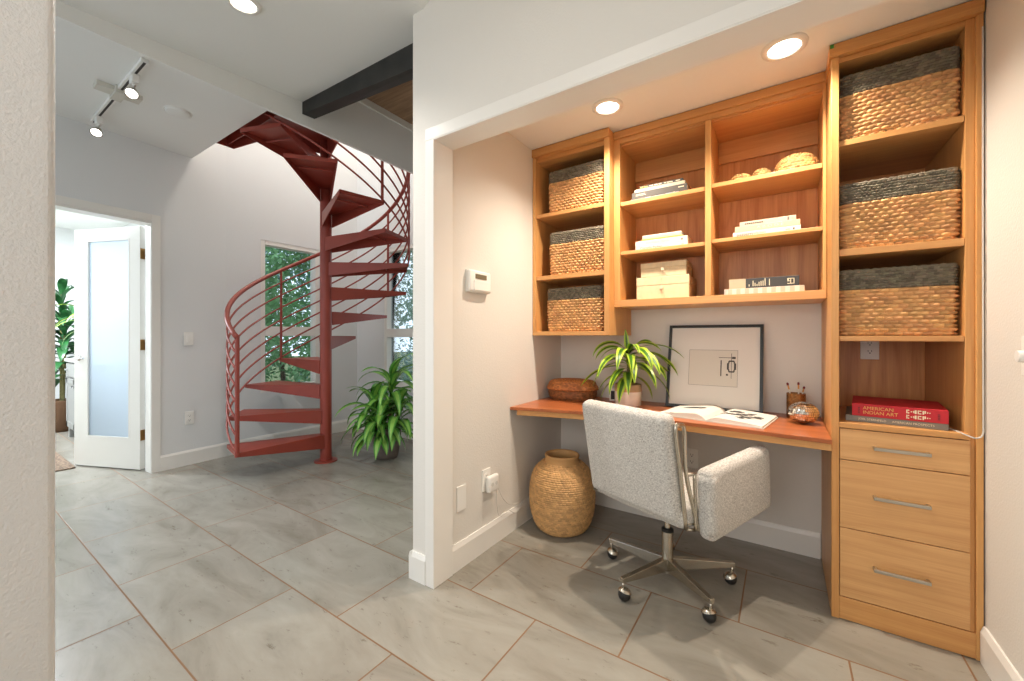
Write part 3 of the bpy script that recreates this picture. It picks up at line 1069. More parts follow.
# wicker bowls on the shelf, upside down
def wicker_bowl(label, x, y, z, r, h, seed, name='wicker_bowl'):
    t = tag(woven_lathe([(r, 0.001), (r * 0.98, h * 0.3), (r * 0.85, h * 0.68), (r * 0.55, h * 0.93), (0.002, h)], 0, 0.013, 0.020, 0.007, 4, 4, cvar=1.1, twill=0.5, seed=seed)
            .build(name, MT['wicker'], loc=(x, y, z), smooth=True), label, 'bowl', 'small wicker bowls')
    return t
BZ = 1.9395
wicker_bowl('small low wicker bowl at the left end of the bookcase upper right shelf', -0.185, 2.43, BZ, 0.050, 0.055, 21)
wicker_bowl('small striped wicker bowl between the low bowl and the big domed bowl', -0.092, 2.43, BZ, 0.044, 0.062, 22)
wicker_bowl('largest domed wicker bowl at the right end of the bookcase upper right shelf', 0.053, 2.44, BZ, 0.092, 0.098, 23)

# ------------------------------------------------------------------ books
def book(label, x0, x1, y0, depth, z0, z1, cover, rot=0.0, group=None, spine_parts=None, hard=True):
    """lying flat, spine towards -y"""
    cx = (x0 + x1) / 2
    t = thing('book', label, 'book', (cx, y0, z0), rot, group)
    w, h = (x1 - x0) / 2, z1 - z0
    ct = min(0.003, h * 0.16)
    m = MB()
    m.box(-w, w, 0, ct * 1.2, 0, h)
    m.box(-w, w, ct * 1.2, depth, 0, ct)
    m.box(-w, w, ct * 1.2, depth, h - ct, h)
    m.build('cover', cover, t, bevel=min(0.0015, h * 0.1))
    box(-w + 0.003, w - 0.003, ct * 1.2, depth - 0.004, ct, h - ct).build('page_block', MT['paper'], t)
    return t
def cov(name, c, rough=0.45):
    return plain(name, lin(*c), rough)
SP = (pi / 2, 0, 0)   # lettering stands on the spine facing the room
def spine(t, txt, size, mat, x, h, sx=1.0, y=-0.0006, align='CENTER'):
    return lettering(txt, size, mat, t, (x, y, h), SP, 'spine_lettering', align, sx)
def marks(t, mat, boxes, name='spine_print'):
    """printed marks; marks far apart become parts of their own"""
    bs = sorted(boxes)
    groups = [[bs[0]]]
    for b in bs[1:]:
        if b[0] - max(q[1] for q in groups[-1]) > 0.012:
            groups.append([b])
        else:
            groups[-1].append(b)
    for g in groups:
        m = MB()
        for (a, b, c, d) in g:
            m.box(a, b, -0.0008, 0.0004, c, d)
        m.build(name, mat, t)
c_black = cov('charcoal_cover', (62, 60, 58)); c_dark = cov('dark_grey_cover', (84, 82, 78)); c_cream = cov('cream_cover', (208, 198, 174)); c_white = cov('white_cover', (208, 203, 192))
c_taupe = cov('taupe_cover', (196, 180, 158)); c_beige = cov('beige_cover', (204, 186, 150)); c_orange = cov('orange_cover', (232, 158, 74)); c_red = cov('red_cloth_cover', (190, 30, 42), 0.6); c_grey = cov('stone_grey_cover', (130, 126, 118), 0.6)
c_yel = cov('yellow_foil', (220, 186, 84)); c_goldl = cov('gold_foil', (222, 176, 96)); c_pale = cov('pale_foil', (232, 222, 190)); c_blue = cov('pale_blue_print', (150, 170, 190))
c_linen = cov('linen_cover', (190, 174, 146), 0.8)
gA = 'books on the upper left bookcase shelf'
z = 1.9325
t = book('grey book with a white and pale blue photo spine, lowest on the upper left shelf', -0.742, -0.430, 2.352, 0.235, z, z + 0.020, c_dark, 0, gA)
marks(t, c_white, [(-0.14, -0.10, 0.005, 0.012), (-0.07, -0.04, 0.006, 0.016), (-0.02, 0.035, 0.005, 0.015)]); marks(t, c_blue, [(-0.035, -0.022, 0.004, 0.014), (0.04, 0.075, 0.004, 0.017), (0.09, 0.11, 0.004, 0.016)]); marks(t, c_pale, [(0.078, 0.09, 0.004, 0.017), (0.12, 0.145, 0.007, 0.012)])
z += 0.0205
t = book('thick dark grey book below the cream book on the upper left shelf', -0.735, -0.434, 2.355, 0.225, z, z + 0.034, c_dark, 0, gA)
marks(t, c_pale, [(-0.128, -0.10, 0.020, 0.0225), (-0.097, -0.075, 0.020, 0.0225), (-0.128, -0.11, 0.013, 0.0155), (-0.107, -0.07, 0.013, 0.0155), (0.105, 0.135, 0.017, 0.022)])
z += 0.0345
t = book('cream book second from the top on the upper left shelf', -0.722, -0.446, 2.36, 0.20, z, z + 0.019, c_cream, 0, gA)
z += 0.0195
t = book('thin black book with yellow and white lettering, topmost on the upper left shelf', -0.695, -0.458, 2.365, 0.18, z, z + 0.0155, c_black, 0, gA)
marks(t, c_yel, [(-0.115, -0.095, 0.004, 0.011), (-0.09, -0.07, 0.004, 0.011)]); marks(t, c_pale, [(-0.062, -0.04, 0.005, 0.011), (-0.034, -0.015, 0.005, 0.011), (-0.01, 0.006, 0.005, 0.011), (0.02, 0.032, 0.005, 0.010), (0.036, 0.066, 0.005, 0.010), (0.082, 0.105, 0.005, 0.010)])
gB = 'books on the middle left bookcase shelf'
z = 1.6445
t = book('white book lettered in black, lowest on the middle left shelf', -0.714, -0.430, 2.352, 0.22, z, z + 0.0245, c_white, 0, gB)
spine(t, 'Cornelia Parker', 0.019, MT['ink'], -0.115, 0.013, align='LEFT')
marks(t, c_taupe, [(0.005, 0.045, 0.011, 0.0125), (0.11, 0.122, 0.008, 0.016)])
z += 0.025
t = book('white book with pale grey capitals, second from the bottom on the middle left shelf', -0.714, -0.431, 2.352, 0.22, z, z + 0.031, c_white, 0, gB)
spine(t, 'BOUTIQUE TRAVEL', 0.012, c_taupe, -0.015, 0.016, 1.25)
marks(t, MT['ink2'], [(0.108, 0.118, 0.010, 0.021)])
z += 0.0315
t = book('thin orange book under the striped paper pad on the middle left shelf', -0.683, -0.455, 2.358, 0.16, z, z + 0.009, c_orange, 0, gB)
z += 0.0095
t = book('pale book with striped page edges, topmost on the middle left shelf', -0.676, -0.464, 2.36, 0.15, z, z + 0.021, c_white, 0, gB)
marks(t, c_taupe, [(-0.104, 0.104, 0.0055, 0.007), (-0.104, 0.104, 0.012, 0.0132)])
gC = 'books on the middle right bookcase shelf'
z = 1.6515
t = book('white book with bold black lower-case lettering, lowest on the middle right shelf', -0.214, 0.070, 2.352, 0.22, z, z + 0.029, c_white, 0, gC)
spine(t, 'pattern', 0.021, MT['ink'], -0.125, 0.0150, 1.15, align='LEFT'); spine(t, 'orla kiely', 0.0145, c_goldl, -0.052, 0.0150, align='LEFT')
marks(t, MT['ink'], [(0.112, 0.118, 0.010, 0.020)]); marks(t, c_orange, [(0.083, 0.100, 0.013, 0.016)])
z += 0.0295
t = book('cream book with pale embossed capitals, middle of three on the middle right shelf', -0.205, 0.068, 2.352, 0.22, z, z + 0.0275, c_beige, 0, gC)
spine(t, 'A B O D E', 0.017, c_white, 0.015, 0.0135, 1.5)
z += 0.028
t = book('taupe book with a dark vertical mark, topmost on the middle right shelf', -0.184, 0.052, 2.358, 0.19, z, z + 0.0225, c_taupe, 0, gC)
marks(t, MT['ink2'], [(0.083, 0.091, 0.003, 0.0195)]); marks(t, c_dark, [(-0.095 + 0.009 * i, -0.095 + 0.009 * i + 0.006, 0.008, 0.014) for i in range(9)]); marks(t, c_linen, [(-0.095, -0.01, 0.010, 0.012), (0.10, 0.108, 0.006, 0.016)])
gD = 'books on the bookcase bottom right board'
z = 1.3615
t = book('pale checkered book lying flat under the black and tan book', -0.253, 0.084, 2.345, 0.24, z, z + 0.031, c_white, 0, gD)
marks(t, c_taupe, [(-0.1685 + 0.0375 * i + 0.018, -0.1685 + 0.0375 * i + 0.0365, 0.001, 0.030) for i in range(9)], 'spine_check')
z += 0.0315
t = book('black book with a tan linen spine end lying on the checkered book', -0.230, 0.064, 2.348, 0.22, z, z + 0.048, c_black, 0, gD)
m = MB(); m.box(-0.1475, -0.0735, -0.0010, 0.2205, -0.0002, 0.0485); m.build('linen_spine_end', c_linen, t)
marks(t, c_pale, [(-0.06 + 0.0085 * i, -0.06 + 0.0085 * i + 0.003, 0.008, 0.008 + hh) for i, hh in enumerate((0.010, 0.0, 0.028, 0.016, 0.010, 0.020, 0.024, 0.026, 0.036))] + [(0.026, 0.029, 0.008, 0.040)])
marks(t, c_pale, [(0.100, 0.128, 0.034, 0.037), (0.125, 0.128, 0.010, 0.037), (0.100, 0.128, 0.010, 0.013), (0.112, 0.115, 0.010, 0.037), (0.100, 0.115, 0.022, 0.025), (0.100, 0.106, 0.026, 0.034)], 'spine_emblem')
# two paper boxes
def paper_box(label, x0, x1, y0, y1, z0, z1):
    t = thing('paper_box', label, 'box', ((x0 + x1) / 2, y0, z0), 0, 'cream paper boxes tied with string')
    w, d, h = (x1 - x0) / 2, y1 - y0, z1 - z0
    box(-w, w, 0, d, 0, h * 0.62).build('box_body', MT['kraft'], t, bevel=0.003)
    box(-w - 0.001, w + 0.001, -0.001, d + 0.001, h * 0.62, h).build('flap_lid', MT['kraft'], t, bevel=0.003)
    m = MB()
    m.tube([(0, -0.004, h * 0.98), (0.001, -0.005, h * 0.55), (0.004, -0.006, h * 0.42)], 0.0016, 6)
    m.tube([(0.004, -0.006, h * 0.42), (0.012, -0.006, h * 0.30), (0.022, -0.005, h * 0.08)], 0.0018, 6)
    m.build('tie_string', MT['string'], t)
    m = MB()
    m.tube([(0, -0.001, h * 0.5), (0, -0.010, h * 0.5)], 0.010, 14)
    m.build('tie_button', MT['string'], t, bevel=0.002)
    return t
paper_box('larger lower cream paper box with a string tie on the bookcase bottom board', -0.707, -0.425, 2.352, 2.57, 1.3615, 1.488)
paper_box('smaller upper cream paper box stacked on the larger box', -0.684, -0.438, 2.356, 2.53, 1.4885, 1.570)
# red and grey books on the counter
ra = math.atan2(-0.045, 0.275)
gE = 'art books on the drawer counter'
t = book('grey art book lying under the red book on the drawer counter', 0.215, 0.508, 2.150, 0.27, 0.8015, 0.8255, c_grey, radians(-6.5), gE)
spine(t, 'JOEL STERNFELD', 0.0112, c_pale, -0.106, 0.0125, 1.0, align='LEFT'); spine(t, 'AMERICAN PROSPECTS', 0.0112, c_pale, -0.006, 0.0125, 1.0, align='LEFT')
t = book('thick red cloth art book with gold lettering lying on the grey book', 0.235, 0.508, 2.146, 0.28, 0.826, 0.876, c_red, radians(-7), gE)
spine(t, 'AMERICAN', 0.0185, c_goldl, -0.103, 0.0335, 1.0, align='LEFT'); spine(t, 'INDIAN ART', 0.0185, c_goldl, -0.103, 0.0160, 1.0, align='LEFT')
orn = []
for row in (0.0275, 0.0075):
    for i, (x, w_, a, b) in enumerate(((0, .003, 0, .014), (.004, .004, .010, .014), (.004, .004, 0, .004), (.012, .004, .005, .009), (.019, .003, .003, .011), (.023, .005, 0, .014), (.031, .003, 0, .014), (.035, .006, .010, .014), (.035, .006, 0, .004), (.044, .004, 0, .014), (.049, .004, .004, .014), (.056, .003, .005, .010), (.062, .003, .006, .009))):
        orn.append((0.024 + x, 0.024 + x + w_, row + a, row + b))
marks(t, c_pale, orn, 'spine_ornament')
marks(t, cov('dark_red_foil', (120, 24, 30)), [(-0.118, -0.112, 0.010 + 0.007 * i, 0.015 + 0.007 * i) for i in range(4)] + [(0.108, 0.114, 0.012 + 0.006 * i, 0.016 + 0.006 * i) for i in range(4)], 'spine_imprint')

# ------------------------------------------------------------------ plants
def leaf(m, base, az, el0, el1, L, W, fold=0.25, mi_c=0, mi_e=1, n=9, twist=0.0, cw=0.42):
    p = Vector(base)
    rows = []
    a = radians(az)
    side = Vector((-sin(a), cos(a), 0))
    for i in range(n + 1):
        t = i / n
        el = radians(el0 + (el1 - el0) * t ** 0.9)
        d = Vector((cos(a) * cos(el), sin(a) * cos(el), sin(el)))
        up = side.cross(d) * -1
        w = W * (min(1, 0.35 + 2.2 * t) if t < 0.35 else 1) * max(0.02, (1 - max(0, (t - 0.35) / 0.65) ** 1.8)) / 2
        s2 = (side * cos(twist * t) + up * sin(twist * t))
        u2 = d.cross(s2)
        lift = u2 * (w * fold)
        rows.append([p - s2 * w + lift, p - s2 * w * cw + lift * cw, p, p + s2 * w * cw + lift * cw, p + s2 * w + lift])
        p = p + d * (L / n)
    vs = [v for r in rows for v in r]
    fs = []; mi = []
    o = len(m.v)
    m.v += [tuple(v) for v in vs]
    for i in range(n):
        for k in range(4):
            m.f.append((o + i * 5 + k, o + i * 5 + k + 1, o + (i + 1) * 5 + k + 1, o + (i + 1) * 5 + k))
            m.mi.append(mi_e if k in (0, 3) else mi_c)

AZ = 33.9
pl = thing('potted_dracaena', 'lime-striped strappy plant in a cream ceramic pot on the desk', 'plant', (-0.775, 2.405, DZ))
m = MB()
m.lathe([(0.070, 0.0), (0.077, 0.006), (0.078, 0.088)], 36, cap1=False)
m.lathe([(0.066, 0.012), (0.0, 0.012)], 24, cap0=False, cap1=False)
m.build('pot', MT['pot_white'], pl, smooth=True)
m = MB()
m.lathe([(0.078, 0.088), (0.077, 0.128), (0.075, 0.131), (0.071, 0.130), (0.069, 0.10), (0.066, 0.012)], 36, cap0=False, cap1=False)
o = m.build('clay_band', MT['pot_band'], pl, smooth=True); o['label'] = 'unglazed clay rim band'
MB().lathe([(0.07, 0.112), (0.03, 0.118), (0.0, 0.12)], 24, cap1=False, cap0=False).build('soil', MT['soil'], pl)
MB().tube([(0, 0, 0.11), (0.005, 0, 0.22), (-0.004, 0, 0.33)], [0.011, 0.010, 0.006], 8).build('stem', MT['cane'], pl)
m = MB()
LV = [  # azimuth from picture right, start elevation, end elevation, length, width, height on the stem
    (100, 84, 75, 0.15, 0.026, 0.315), (168, 66, -84, 0.27, 0.040, 0.31), (176, 58, -80, 0.24, 0.036, 0.30), (20, 62, -20, 0.20, 0.034, 0.31),
    (-4, 38, -52, 0.36, 0.034, 0.31), (-8, 22, -72, 0.34, 0.040, 0.30), (3, 12, -66, 0.36, 0.036, 0.26), (-14, 4, -86, 0.33, 0.034, 0.22),
    (-70, 40, -88, 0.28, 0.048, 0.31), (-100, 30, -84, 0.25, 0.046, 0.29), (-55, 14, -88, 0.26, 0.044, 0.25), (-150, 30, -84, 0.30, 0.042, 0.28),
    (-165, 14, -82, 0.30, 0.038, 0.25), (178, 10, -60, 0.32, 0.036, 0.23), (-140, 6, -88, 0.25, 0.044, 0.22), (-105, 10, -88, 0.22, 0.046, 0.20),
    (-125, -4, -88, 0.22, 0.042, 0.17), (-30, 22, -84, 0.28, 0.042, 0.27), (-40, -2, -86, 0.20, 0.036, 0.18), (40, 24, -70, 0.28, 0.036, 0.27),
    (75, 30, -74, 0.24, 0.036, 0.28), (130, 24, -76, 0.26, 0.036, 0.26), (110, 8, -80, 0.20, 0.034, 0.20), (150, 0, -70, 0.22, 0.034, 0.19),
    (15, -6, -84, 0.24, 0.034, 0.18), (195, -2, -80, 0.24, 0.036, 0.18), (60, 0, -80, 0.2, 0.034, 0.17), (-120, 44, -86, 0.30, 0.044, 0.30), (-60, 36, -86, 0.30, 0.044, 0.29), (-15, 34, -80, 0.30, 0.04, 0.29), (-95, 20, -88, 0.24, 0.046, 0.26), (-170, 26, -86, 0.26, 0.042, 0.26), (-45, 10, -88, 0.24, 0.044, 0.23), (-85, 56, -70, 0.2, 0.036, 0.325), (-20, 60, -60, 0.22, 0.032, 0.32), (200, 46, -80, 0.25, 0.038, 0.30)]
for i, (az, e0, e1, L, W_, hz) in enumerate(LV):
    a = radians(az + AZ)
    leaf(m, (0.008 * cos(a), 0.008 * sin(a), hz), az + AZ, e0, e1, L, W_ * 1.25, 0.22, 0, 1, 10, (hsh(i, 2) - 0.5) * 2.0)
m.build('foliage', [MT['leaf_dark'], MT['leaf_lime']], pl, smooth=True)

def corn_plant(name, label, loc, pot_r, pot_h, pot_mat, canes, mats, cat='plant', seed=1, pot_prof=None, group=None):
    t = thing(name, label, cat, loc, 0, group)
    r = random.Random(seed)
    prof = pot_prof or [(pot_r * 0.70, 0), (pot_r * 0.82, pot_h * 0.1), (pot_r * 0.97, pot_h * 0.6), (pot_r, pot_h * 0.95), (pot_r * 0.98, pot_h), (pot_r * 0.9, pot_h), (pot_r * 0.88, pot_h * 0.85)]
    MB().lathe(prof, 36, cap1=False).build('pot', pot_mat, t, smooth=True)
    MB().lathe([(pot_r * 0.9, pot_h * 0.88), (0.0, pot_h * 0.9)], 24, cap0=False, cap1=False).build('soil', MT['soil'], t)
    for (x, y, h, nl, L, W_, up) in canes:
        MB().tube([(x * 0.4, y * 0.4, pot_h * 0.8), (x * 0.8, y * 0.8, (pot_h + h) / 2), (x, y, h + 0.02)], [0.016, 0.014, 0.009], 8).build('cane', MT['cane'], t)
        m = MB()
        for i in range(nl):
            f = i / nl
            az = i * 137.5 + r.uniform(-20, 20)
            e0 = 80 - 75 * f + r.uniform(-8, 8)
            e1 = e0 - (95 + 90 * f) + r.uniform(-15, 15)
            e1 = max(-89, e1)
            LL = L * (0.65 + 0.5 * sin(pi * min(1, 0.25 + f * 0.75))) * r.uniform(0.85, 1.1)
            hz = h - f * up
            a = radians(az)
            leaf(m, (x + 0.01 * cos(a), y + 0.01 * sin(a), hz), az, e0, e1, LL, W_ * r.uniform(0.85, 1.1), 0.3, 0, 1, 9, r.uniform(-0.5, 0.5), 0.5)
        m.build('foliage', mats, t, smooth=True)
    return t
# canes are set along the picture's right-left direction
ux, uy = cos(radians(AZ)), sin(radians(AZ))
def pr(r_, b=0.0):
    return (r_ * ux - b * uy, r_ * uy + b * ux)
cn = []
for (rr, bb, h, nl, L, W_, up) in ((0.04, 0.02, 0.72, 24, 0.40, 0.088, 0.28), (-0.11, -0.03, 0.52, 22, 0.36, 0.084, 0.24), (0.12, -0.02, 0.47, 22, 0.36, 0.084, 0.24), (-0.01, -0.10, 0.40, 20, 0.36, 0.082, 0.18), (-0.07, -0.10, 0.33, 16, 0.34, 0.08, 0.12)):
    x, y = pr(rr, bb)
    cn.append((x, y, h, nl, L, W_, up))
corn_plant('potted_corn_plant', 'lush broad-leaved green plant in a grey pot on the floor beyond the staircase', (-3.135, 2.525, 0), 0.135, 0.30, MT['pot_grey'], cn, [MT['corn_light'], MT['corn_dark']], seed=5)

# ------------------------------------------------------------------ office chair
ch = thing('office_chair', 'heather grey upholstered swivel chair on a nickel five-star base at the desk', 'chair', (-0.451, 1.983, 0), radians(-23))
def pad(name, w, t, h, M, bev=0.03, sub=True, crown=0.0):
    """padded slab: width x thickness y height z, centred, softly crowned"""
    m = MB()
    nx, nz = 10, 10
    for s in (-1, 1):
        def fn(i, j, s=s):
            u, v = i / nx * 2 - 1, j / nz * 2 - 1
            b = crown * (1 - u * u) * (1 - v * v)
            return (u * w / 2, s * (t / 2 + b), v * h / 2)
        o = len(m.v)
        m.grid(fn, nx, nz)
        if s > 0:
            m.f[-nx * nz:] = [tuple(reversed(f)) for f in m.f[-nx * nz:]]
    c = (nx + 1) * (nz + 1)
    ring = [i for i in range(nx + 1)] + [(j) * (nx + 1) + nx for j in range(1, nz + 1)] + [nz * (nx + 1) + i for i in range(nx - 1, -1, -1)] + [j * (nx + 1) for j in range(nz - 1, 0, -1)]
    for a, b in zip(ring, ring[1:] + ring[:1]):
        m.f.append((b, a, a + c, b + c)); m.mi.append(0)
    m.xf(M)
    return m.build(name, MT['fabric'], ch, bevel=bev, seg=5)
th = math.atan2(0.075, 0.43)
back = pad('backrest', 0.485, 0.075, 0.45, Matrix.Translation((-0.028, -0.235, 0.622)) @ Matrix.Rotation(th, 4, 'X'), 0.032, crown=0.008)
seat = pad('seat', 0.47, 0.10, 0.50, Matrix.Translation((0, 0.03, 0.425)) @ Matrix.Rotation(radians(90), 4, 'X'), 0.04, crown=0.012)
for s in (1, -1):
    M = Matrix.Translation((s * 0.288 - 0.010, 0.078, 0.502)) @ Matrix.Rotation(radians(90), 4, 'Z') @ Matrix.Rotation(radians(-4.2), 4, 'Y')
    pad('armrest', 0.475, 0.072, 0.285, M, 0.034, crown=0.006)
    m = MB()
    r = 0.0085
    xx = s * 0.252 - 0.026
    yb = lambda z: -0.225 - (z - 0.622) * (0.075 / 0.43)
    loop = [(xx, yb(0.40) - 0.01, 0.385), (xx, yb(0.6) - 0.01, 0.60), (xx, yb(0.78) - 0.012, 0.785), (xx, yb(0.80) + 0.015, 0.802), (xx, yb(0.78) + 0.045, 0.78),
            (xx + s * 0.004, -0.205, 0.62), (xx + s * 0.016, -0.155, 0.42), (xx + s * 0.022, -0.135, 0.372), (xx + s * 0.022, -0.10, 0.362)]
    m.tube(catmull(loop, 6), r, 8)
    m.tube([(xx + s * 0.003, -0.20, 0.60), (xx + s * 0.016, -0.165, 0.605)], r * 0.9, 8)
    m.tube(catmull([(xx + s * 0.016, -0.165, 0.605), (xx + s * 0.018, -0.162, 0.50), (xx + s * 0.016, -0.155, 0.375)], 5), r * 0.9, 8)
    m.tube([(xx, yb(0.40) - 0.01, 0.385), (xx + s * 0.012, -0.155, 0.375)], r * 0.8, 8)
    m.tube([(xx, yb(0.42) - 0.01, 0.41), (xx + s * 0.012, -0.165, 0.40)], r * 0.6, 8)
    m.build('tube_frame', MT['chair_metal'], ch, smooth=True)
    MB().tube([(s * 0.27, -0.12, 0.375), (s * 0.275, -0.07, 0.365), (s * 0.275, -0.03, 0.36)], [0.012, 0.016, 0.012], 8).build('tilt_knob', MT['black'], ch, smooth=True)
m = MB()
m.box(-0.11, 0.11, -0.12, 0.12, 0.345, 0.375)
m.tube([(0, 0, 0.29), (0, 0, 0.35)], 0.03, 16)
m.build('seat_plate', MT['black'], ch)
m = MB()
m.lathe([(0.026, 0.09), (0.026, 0.245)], 24)
m.lathe([(0.013, 0.245), (0.013, 0.34)], 16)
m.lathe([(0.02, 0.045), (0.02, 0.09)], 16)
m.build('gas_column', MT['chair_metal'], ch, smooth=False)
MB().lathe([(0.027, 0.236), (0.027, 0.248), (0.016, 0.252)], 20).build('column_collar', MT['black'], ch)
for aw in (28.5, 100.5, 172.5, -115.5, -43.5):
    a = radians(aw + 23)
    M = Matrix.Rotation(a, 4, 'Z')
    m = MB()
    m.hexa([(0.015, -0.014, 0.055), (0.30, -0.010, 0.085), (0.30, 0.010, 0.085), (0.015, 0.014, 0.055)],
           [(0.015, -0.014, 0.115), (0.30, -0.010, 0.106), (0.30, 0.010, 0.106), (0.015, 0.014, 0.115)])
    m.xf(M)
    lg = m.build('base_leg', MT['chair_metal'], ch, bevel=0.002)
    m = MB()
    m.tube([(0.29, 0, 0.05), (0.29, 0, 0.088)], 0.006, 8)
    prof = [(0.031 * cos(radians(t_)), 0.031 + 0.031 * sin(radians(t_))) for t_ in range(18, 90, 9)] + [(0.001, 0.062)]
    mm = MB().lathe(prof, 20, cap0=False)
    mm.xf(Matrix.Translation((0.283, 0, 0)) @ Matrix.Translation((0, 0, 0.031)) @ Matrix.Rotation(radians(-20), 4, 'Y') @ Matrix.Translation((0, 0, -0.031)))
    m.add(mm.v, mm.f)
    m.xf(M)
    cs = m.build('caster', MT['chair_metal'], lg, smooth=True)
    m = MB()
    prof = [(0.0265 * cos(radians(t_)), 0.0285 + 0.0265 * sin(radians(t_))) for t_ in range(-90, 91, 15)]
    m.lathe([(max(0.0005, a_), b_) for a_, b_ in prof], 20, (0.283, 0, 0))
    m.xf(M)
    m.build('caster_wheel', MT['black'], lg, smooth=True)

# ------------------------------------------------------------------ things on the desk
# framed print leaning on the wall
fw_, fh_ = 0.492, 0.496
pf = thing('framed_print', 'black-framed abstract print with a wide white mat leaning behind the desk', 'picture', (-0.334, 2.494, DZ))
lean = radians(-13.5)
def Fr(name, mat, boxes, bevel=0.0):
    m = MB()
    for b in boxes:
        m.box(*b)
    return m.build(name, mat, pf, rot=(lean, 0, 0), bevel=bevel)
b_ = 0.016
w2 = fw_ / 2
Fr('frame_moulding', MT['frame'], [(-w2, -w2 + b_, 0, 0.02, 0.005, fh_), (w2 - b_, w2, 0, 0.02, 0.005, fh_), (-w2 + b_, w2 - b_, 0, 0.02, 0.005, 0.005 + b_), (-w2 + b_, w2 - b_, 0, 0.02, fh_ - b_, fh_)], 0.001)
Fr('mat_board', MT['mat_board'], [(-w2 + b_, w2 - b_, 0.008, 0.018, 0.005 + b_, fh_ - b_)])
Fr('print_sheet', MT['print'], [(-0.127, 0.125, 0.0065, 0.0079, 0.140, 0.348)])
Fr('print_border', MT['ink2'], [(-0.127, 0.125, 0.0062, 0.0065, 0.140, 0.1415), (-0.127, 0.125, 0.0062, 0.0065, 0.3465, 0.348), (-0.127, -0.1255, 0.0062, 0.0065, 0.14, 0.348), (0.1235, 0.125, 0.0062, 0.0065, 0.14, 0.348)])
mk = MB()
def st(x0, x1, z0, z1):
    mk.box(x0 * 1.1 + 0.024, x1 * 1.1 + 0.024, 0.0056, 0.0066, z0 * 1.1 - 0.028, z1 * 1.1 - 0.028)
st(0.014, 0.019, 0.205, 0.288)
st(0.006, 0.080, 0.3005, 0.303); st(0.066, 0.082, 0.2965, 0.307)
st(0.0625, 0.0645, 0.195, 0.325)
for cx, sg in ((0.048, 1), (0.080, -1)):
    # two rounded brackets facing each other
    st(cx - 0.0045, cx + 0.0045, 0.240, 0.274)
    st(cx - 0.003 + sg * 0.004, cx + 0.003 + sg * 0.004, 0.230, 0.241); st(cx - 0.003 + sg * 0.004, cx + 0.003 + sg * 0.004, 0.273, 0.284)
    x0_, x1_ = sorted((cx + sg * 0.004, cx + sg * 0.016))
    st(x0_, x1_, 0.226, 0.233); st(x0_, x1_, 0.281, 0.288)
st(0.040, 0.049, 0.209, 0.218)
mk.build('print_marks', MT['ink'], pf, rot=(lean, 0, 0))
# open book
bk = thing('open_book', 'open art book with drawings lying on the desk in front of the framed print', 'book', (-0.285, 2.325, DZ), radians(-9))
bw, bh = 0.235, 0.165
m = MB()
m.box(-bw - 0.008, -0.004, -bh - 0.005, bh + 0.005, 0.0, 0.004)
m.box(0.004, bw + 0.008, -bh - 0.005, bh + 0.005, 0.0, 0.004)
m.box(-0.004, 0.004, -bh - 0.005, bh + 0.005, 0.0, 0.003)
m.build('cover', c_white, bk)
def page_h(u, s):
    # u from spine (0) to fore edge (1)
    base = 0.030 if s < 0 else 0.022
    return 0.005 + base * (min(1, u * 5.0) ** 0.6) * (1 - 0.72 * u ** 1.5) * (1 if u > 0 else 0.2)
for s in (-1, 1):
    m = MB()
    n = 16
    def fn(i, j, s=s):
        u = i / n
        return (s * (0.002 + u * bw), -bh + 2 * bh * j / 4, page_h(u, s))
    m.grid(fn, n, 4)
    top = [(i, 0) for i in range(n + 1)]
    o = len(m.v)
    for i in range(n + 1):
        u = i / n
        m.v.append((s * (0.002 + u * bw), -bh, 0.0042)); m.v.append((s * (0.002 + u * bw), bh, 0.0042))
    for i in range(n):
        m.f.append((i, i + 1, o + 2 * (i + 1), o + 2 * i)); m.mi.append(0)
        m.f.append((4 * (n + 1) + i, 4 * (n + 1) + i + 1, o + 2 * (i + 1) + 1, o + 2 * i + 1)); m.mi.append(0)
    e = [j * (n + 1) + n for j in range(5)]
    m.f.append(tuple(e) + (o + 2 * n + 1, o + 2 * n)); m.mi.append(0)
    pg = m.build('page_block', MT['paper'], bk)
    # printed drawings follow the page
    m = MB()
    def blob(cx, cy, rx, ry, sd, k=14):
        vs = [(cx, cy, page_h(abs(cx) / bw, s) + 0.0009)]
        for q in range(k):
            a = 2 * pi * q / k
            f = 0.75 + 0.5 * hsh(q, sd)
            x, y = cx + rx * f * cos(a), cy + ry * f * sin(a)
            vs.append((x, y, page_h(min(1, abs(x) / bw), s) + 0.0009))
        m.add(vs, [(0, 1 + q, 1 + (q + 1) % k) for q in range(k)])
    if s < 0:
        blob(-0.125, 0.03, 0.055, 0.028, 3, 18); blob(-0.095, 0.04, 0.03, 0.02, 5)
    else:
        for q in range(26):
            blob(0.03 + 0.165 * hsh(q, 1), 0.01 + 0.115 * (hsh(q, 2) - 0.3) , 0.008 + 0.018 * hsh(q, 3), 0.006 + 0.012 * hsh(q, 4), q)
        for q in range(6):
            blob(0.11 + 0.1 * hsh(q, 6), -0.08 + 0.05 * hsh(q, 7), 0.02, 0.008, q + 40)
    m.build('printed_drawing', MT['ink'], pg)
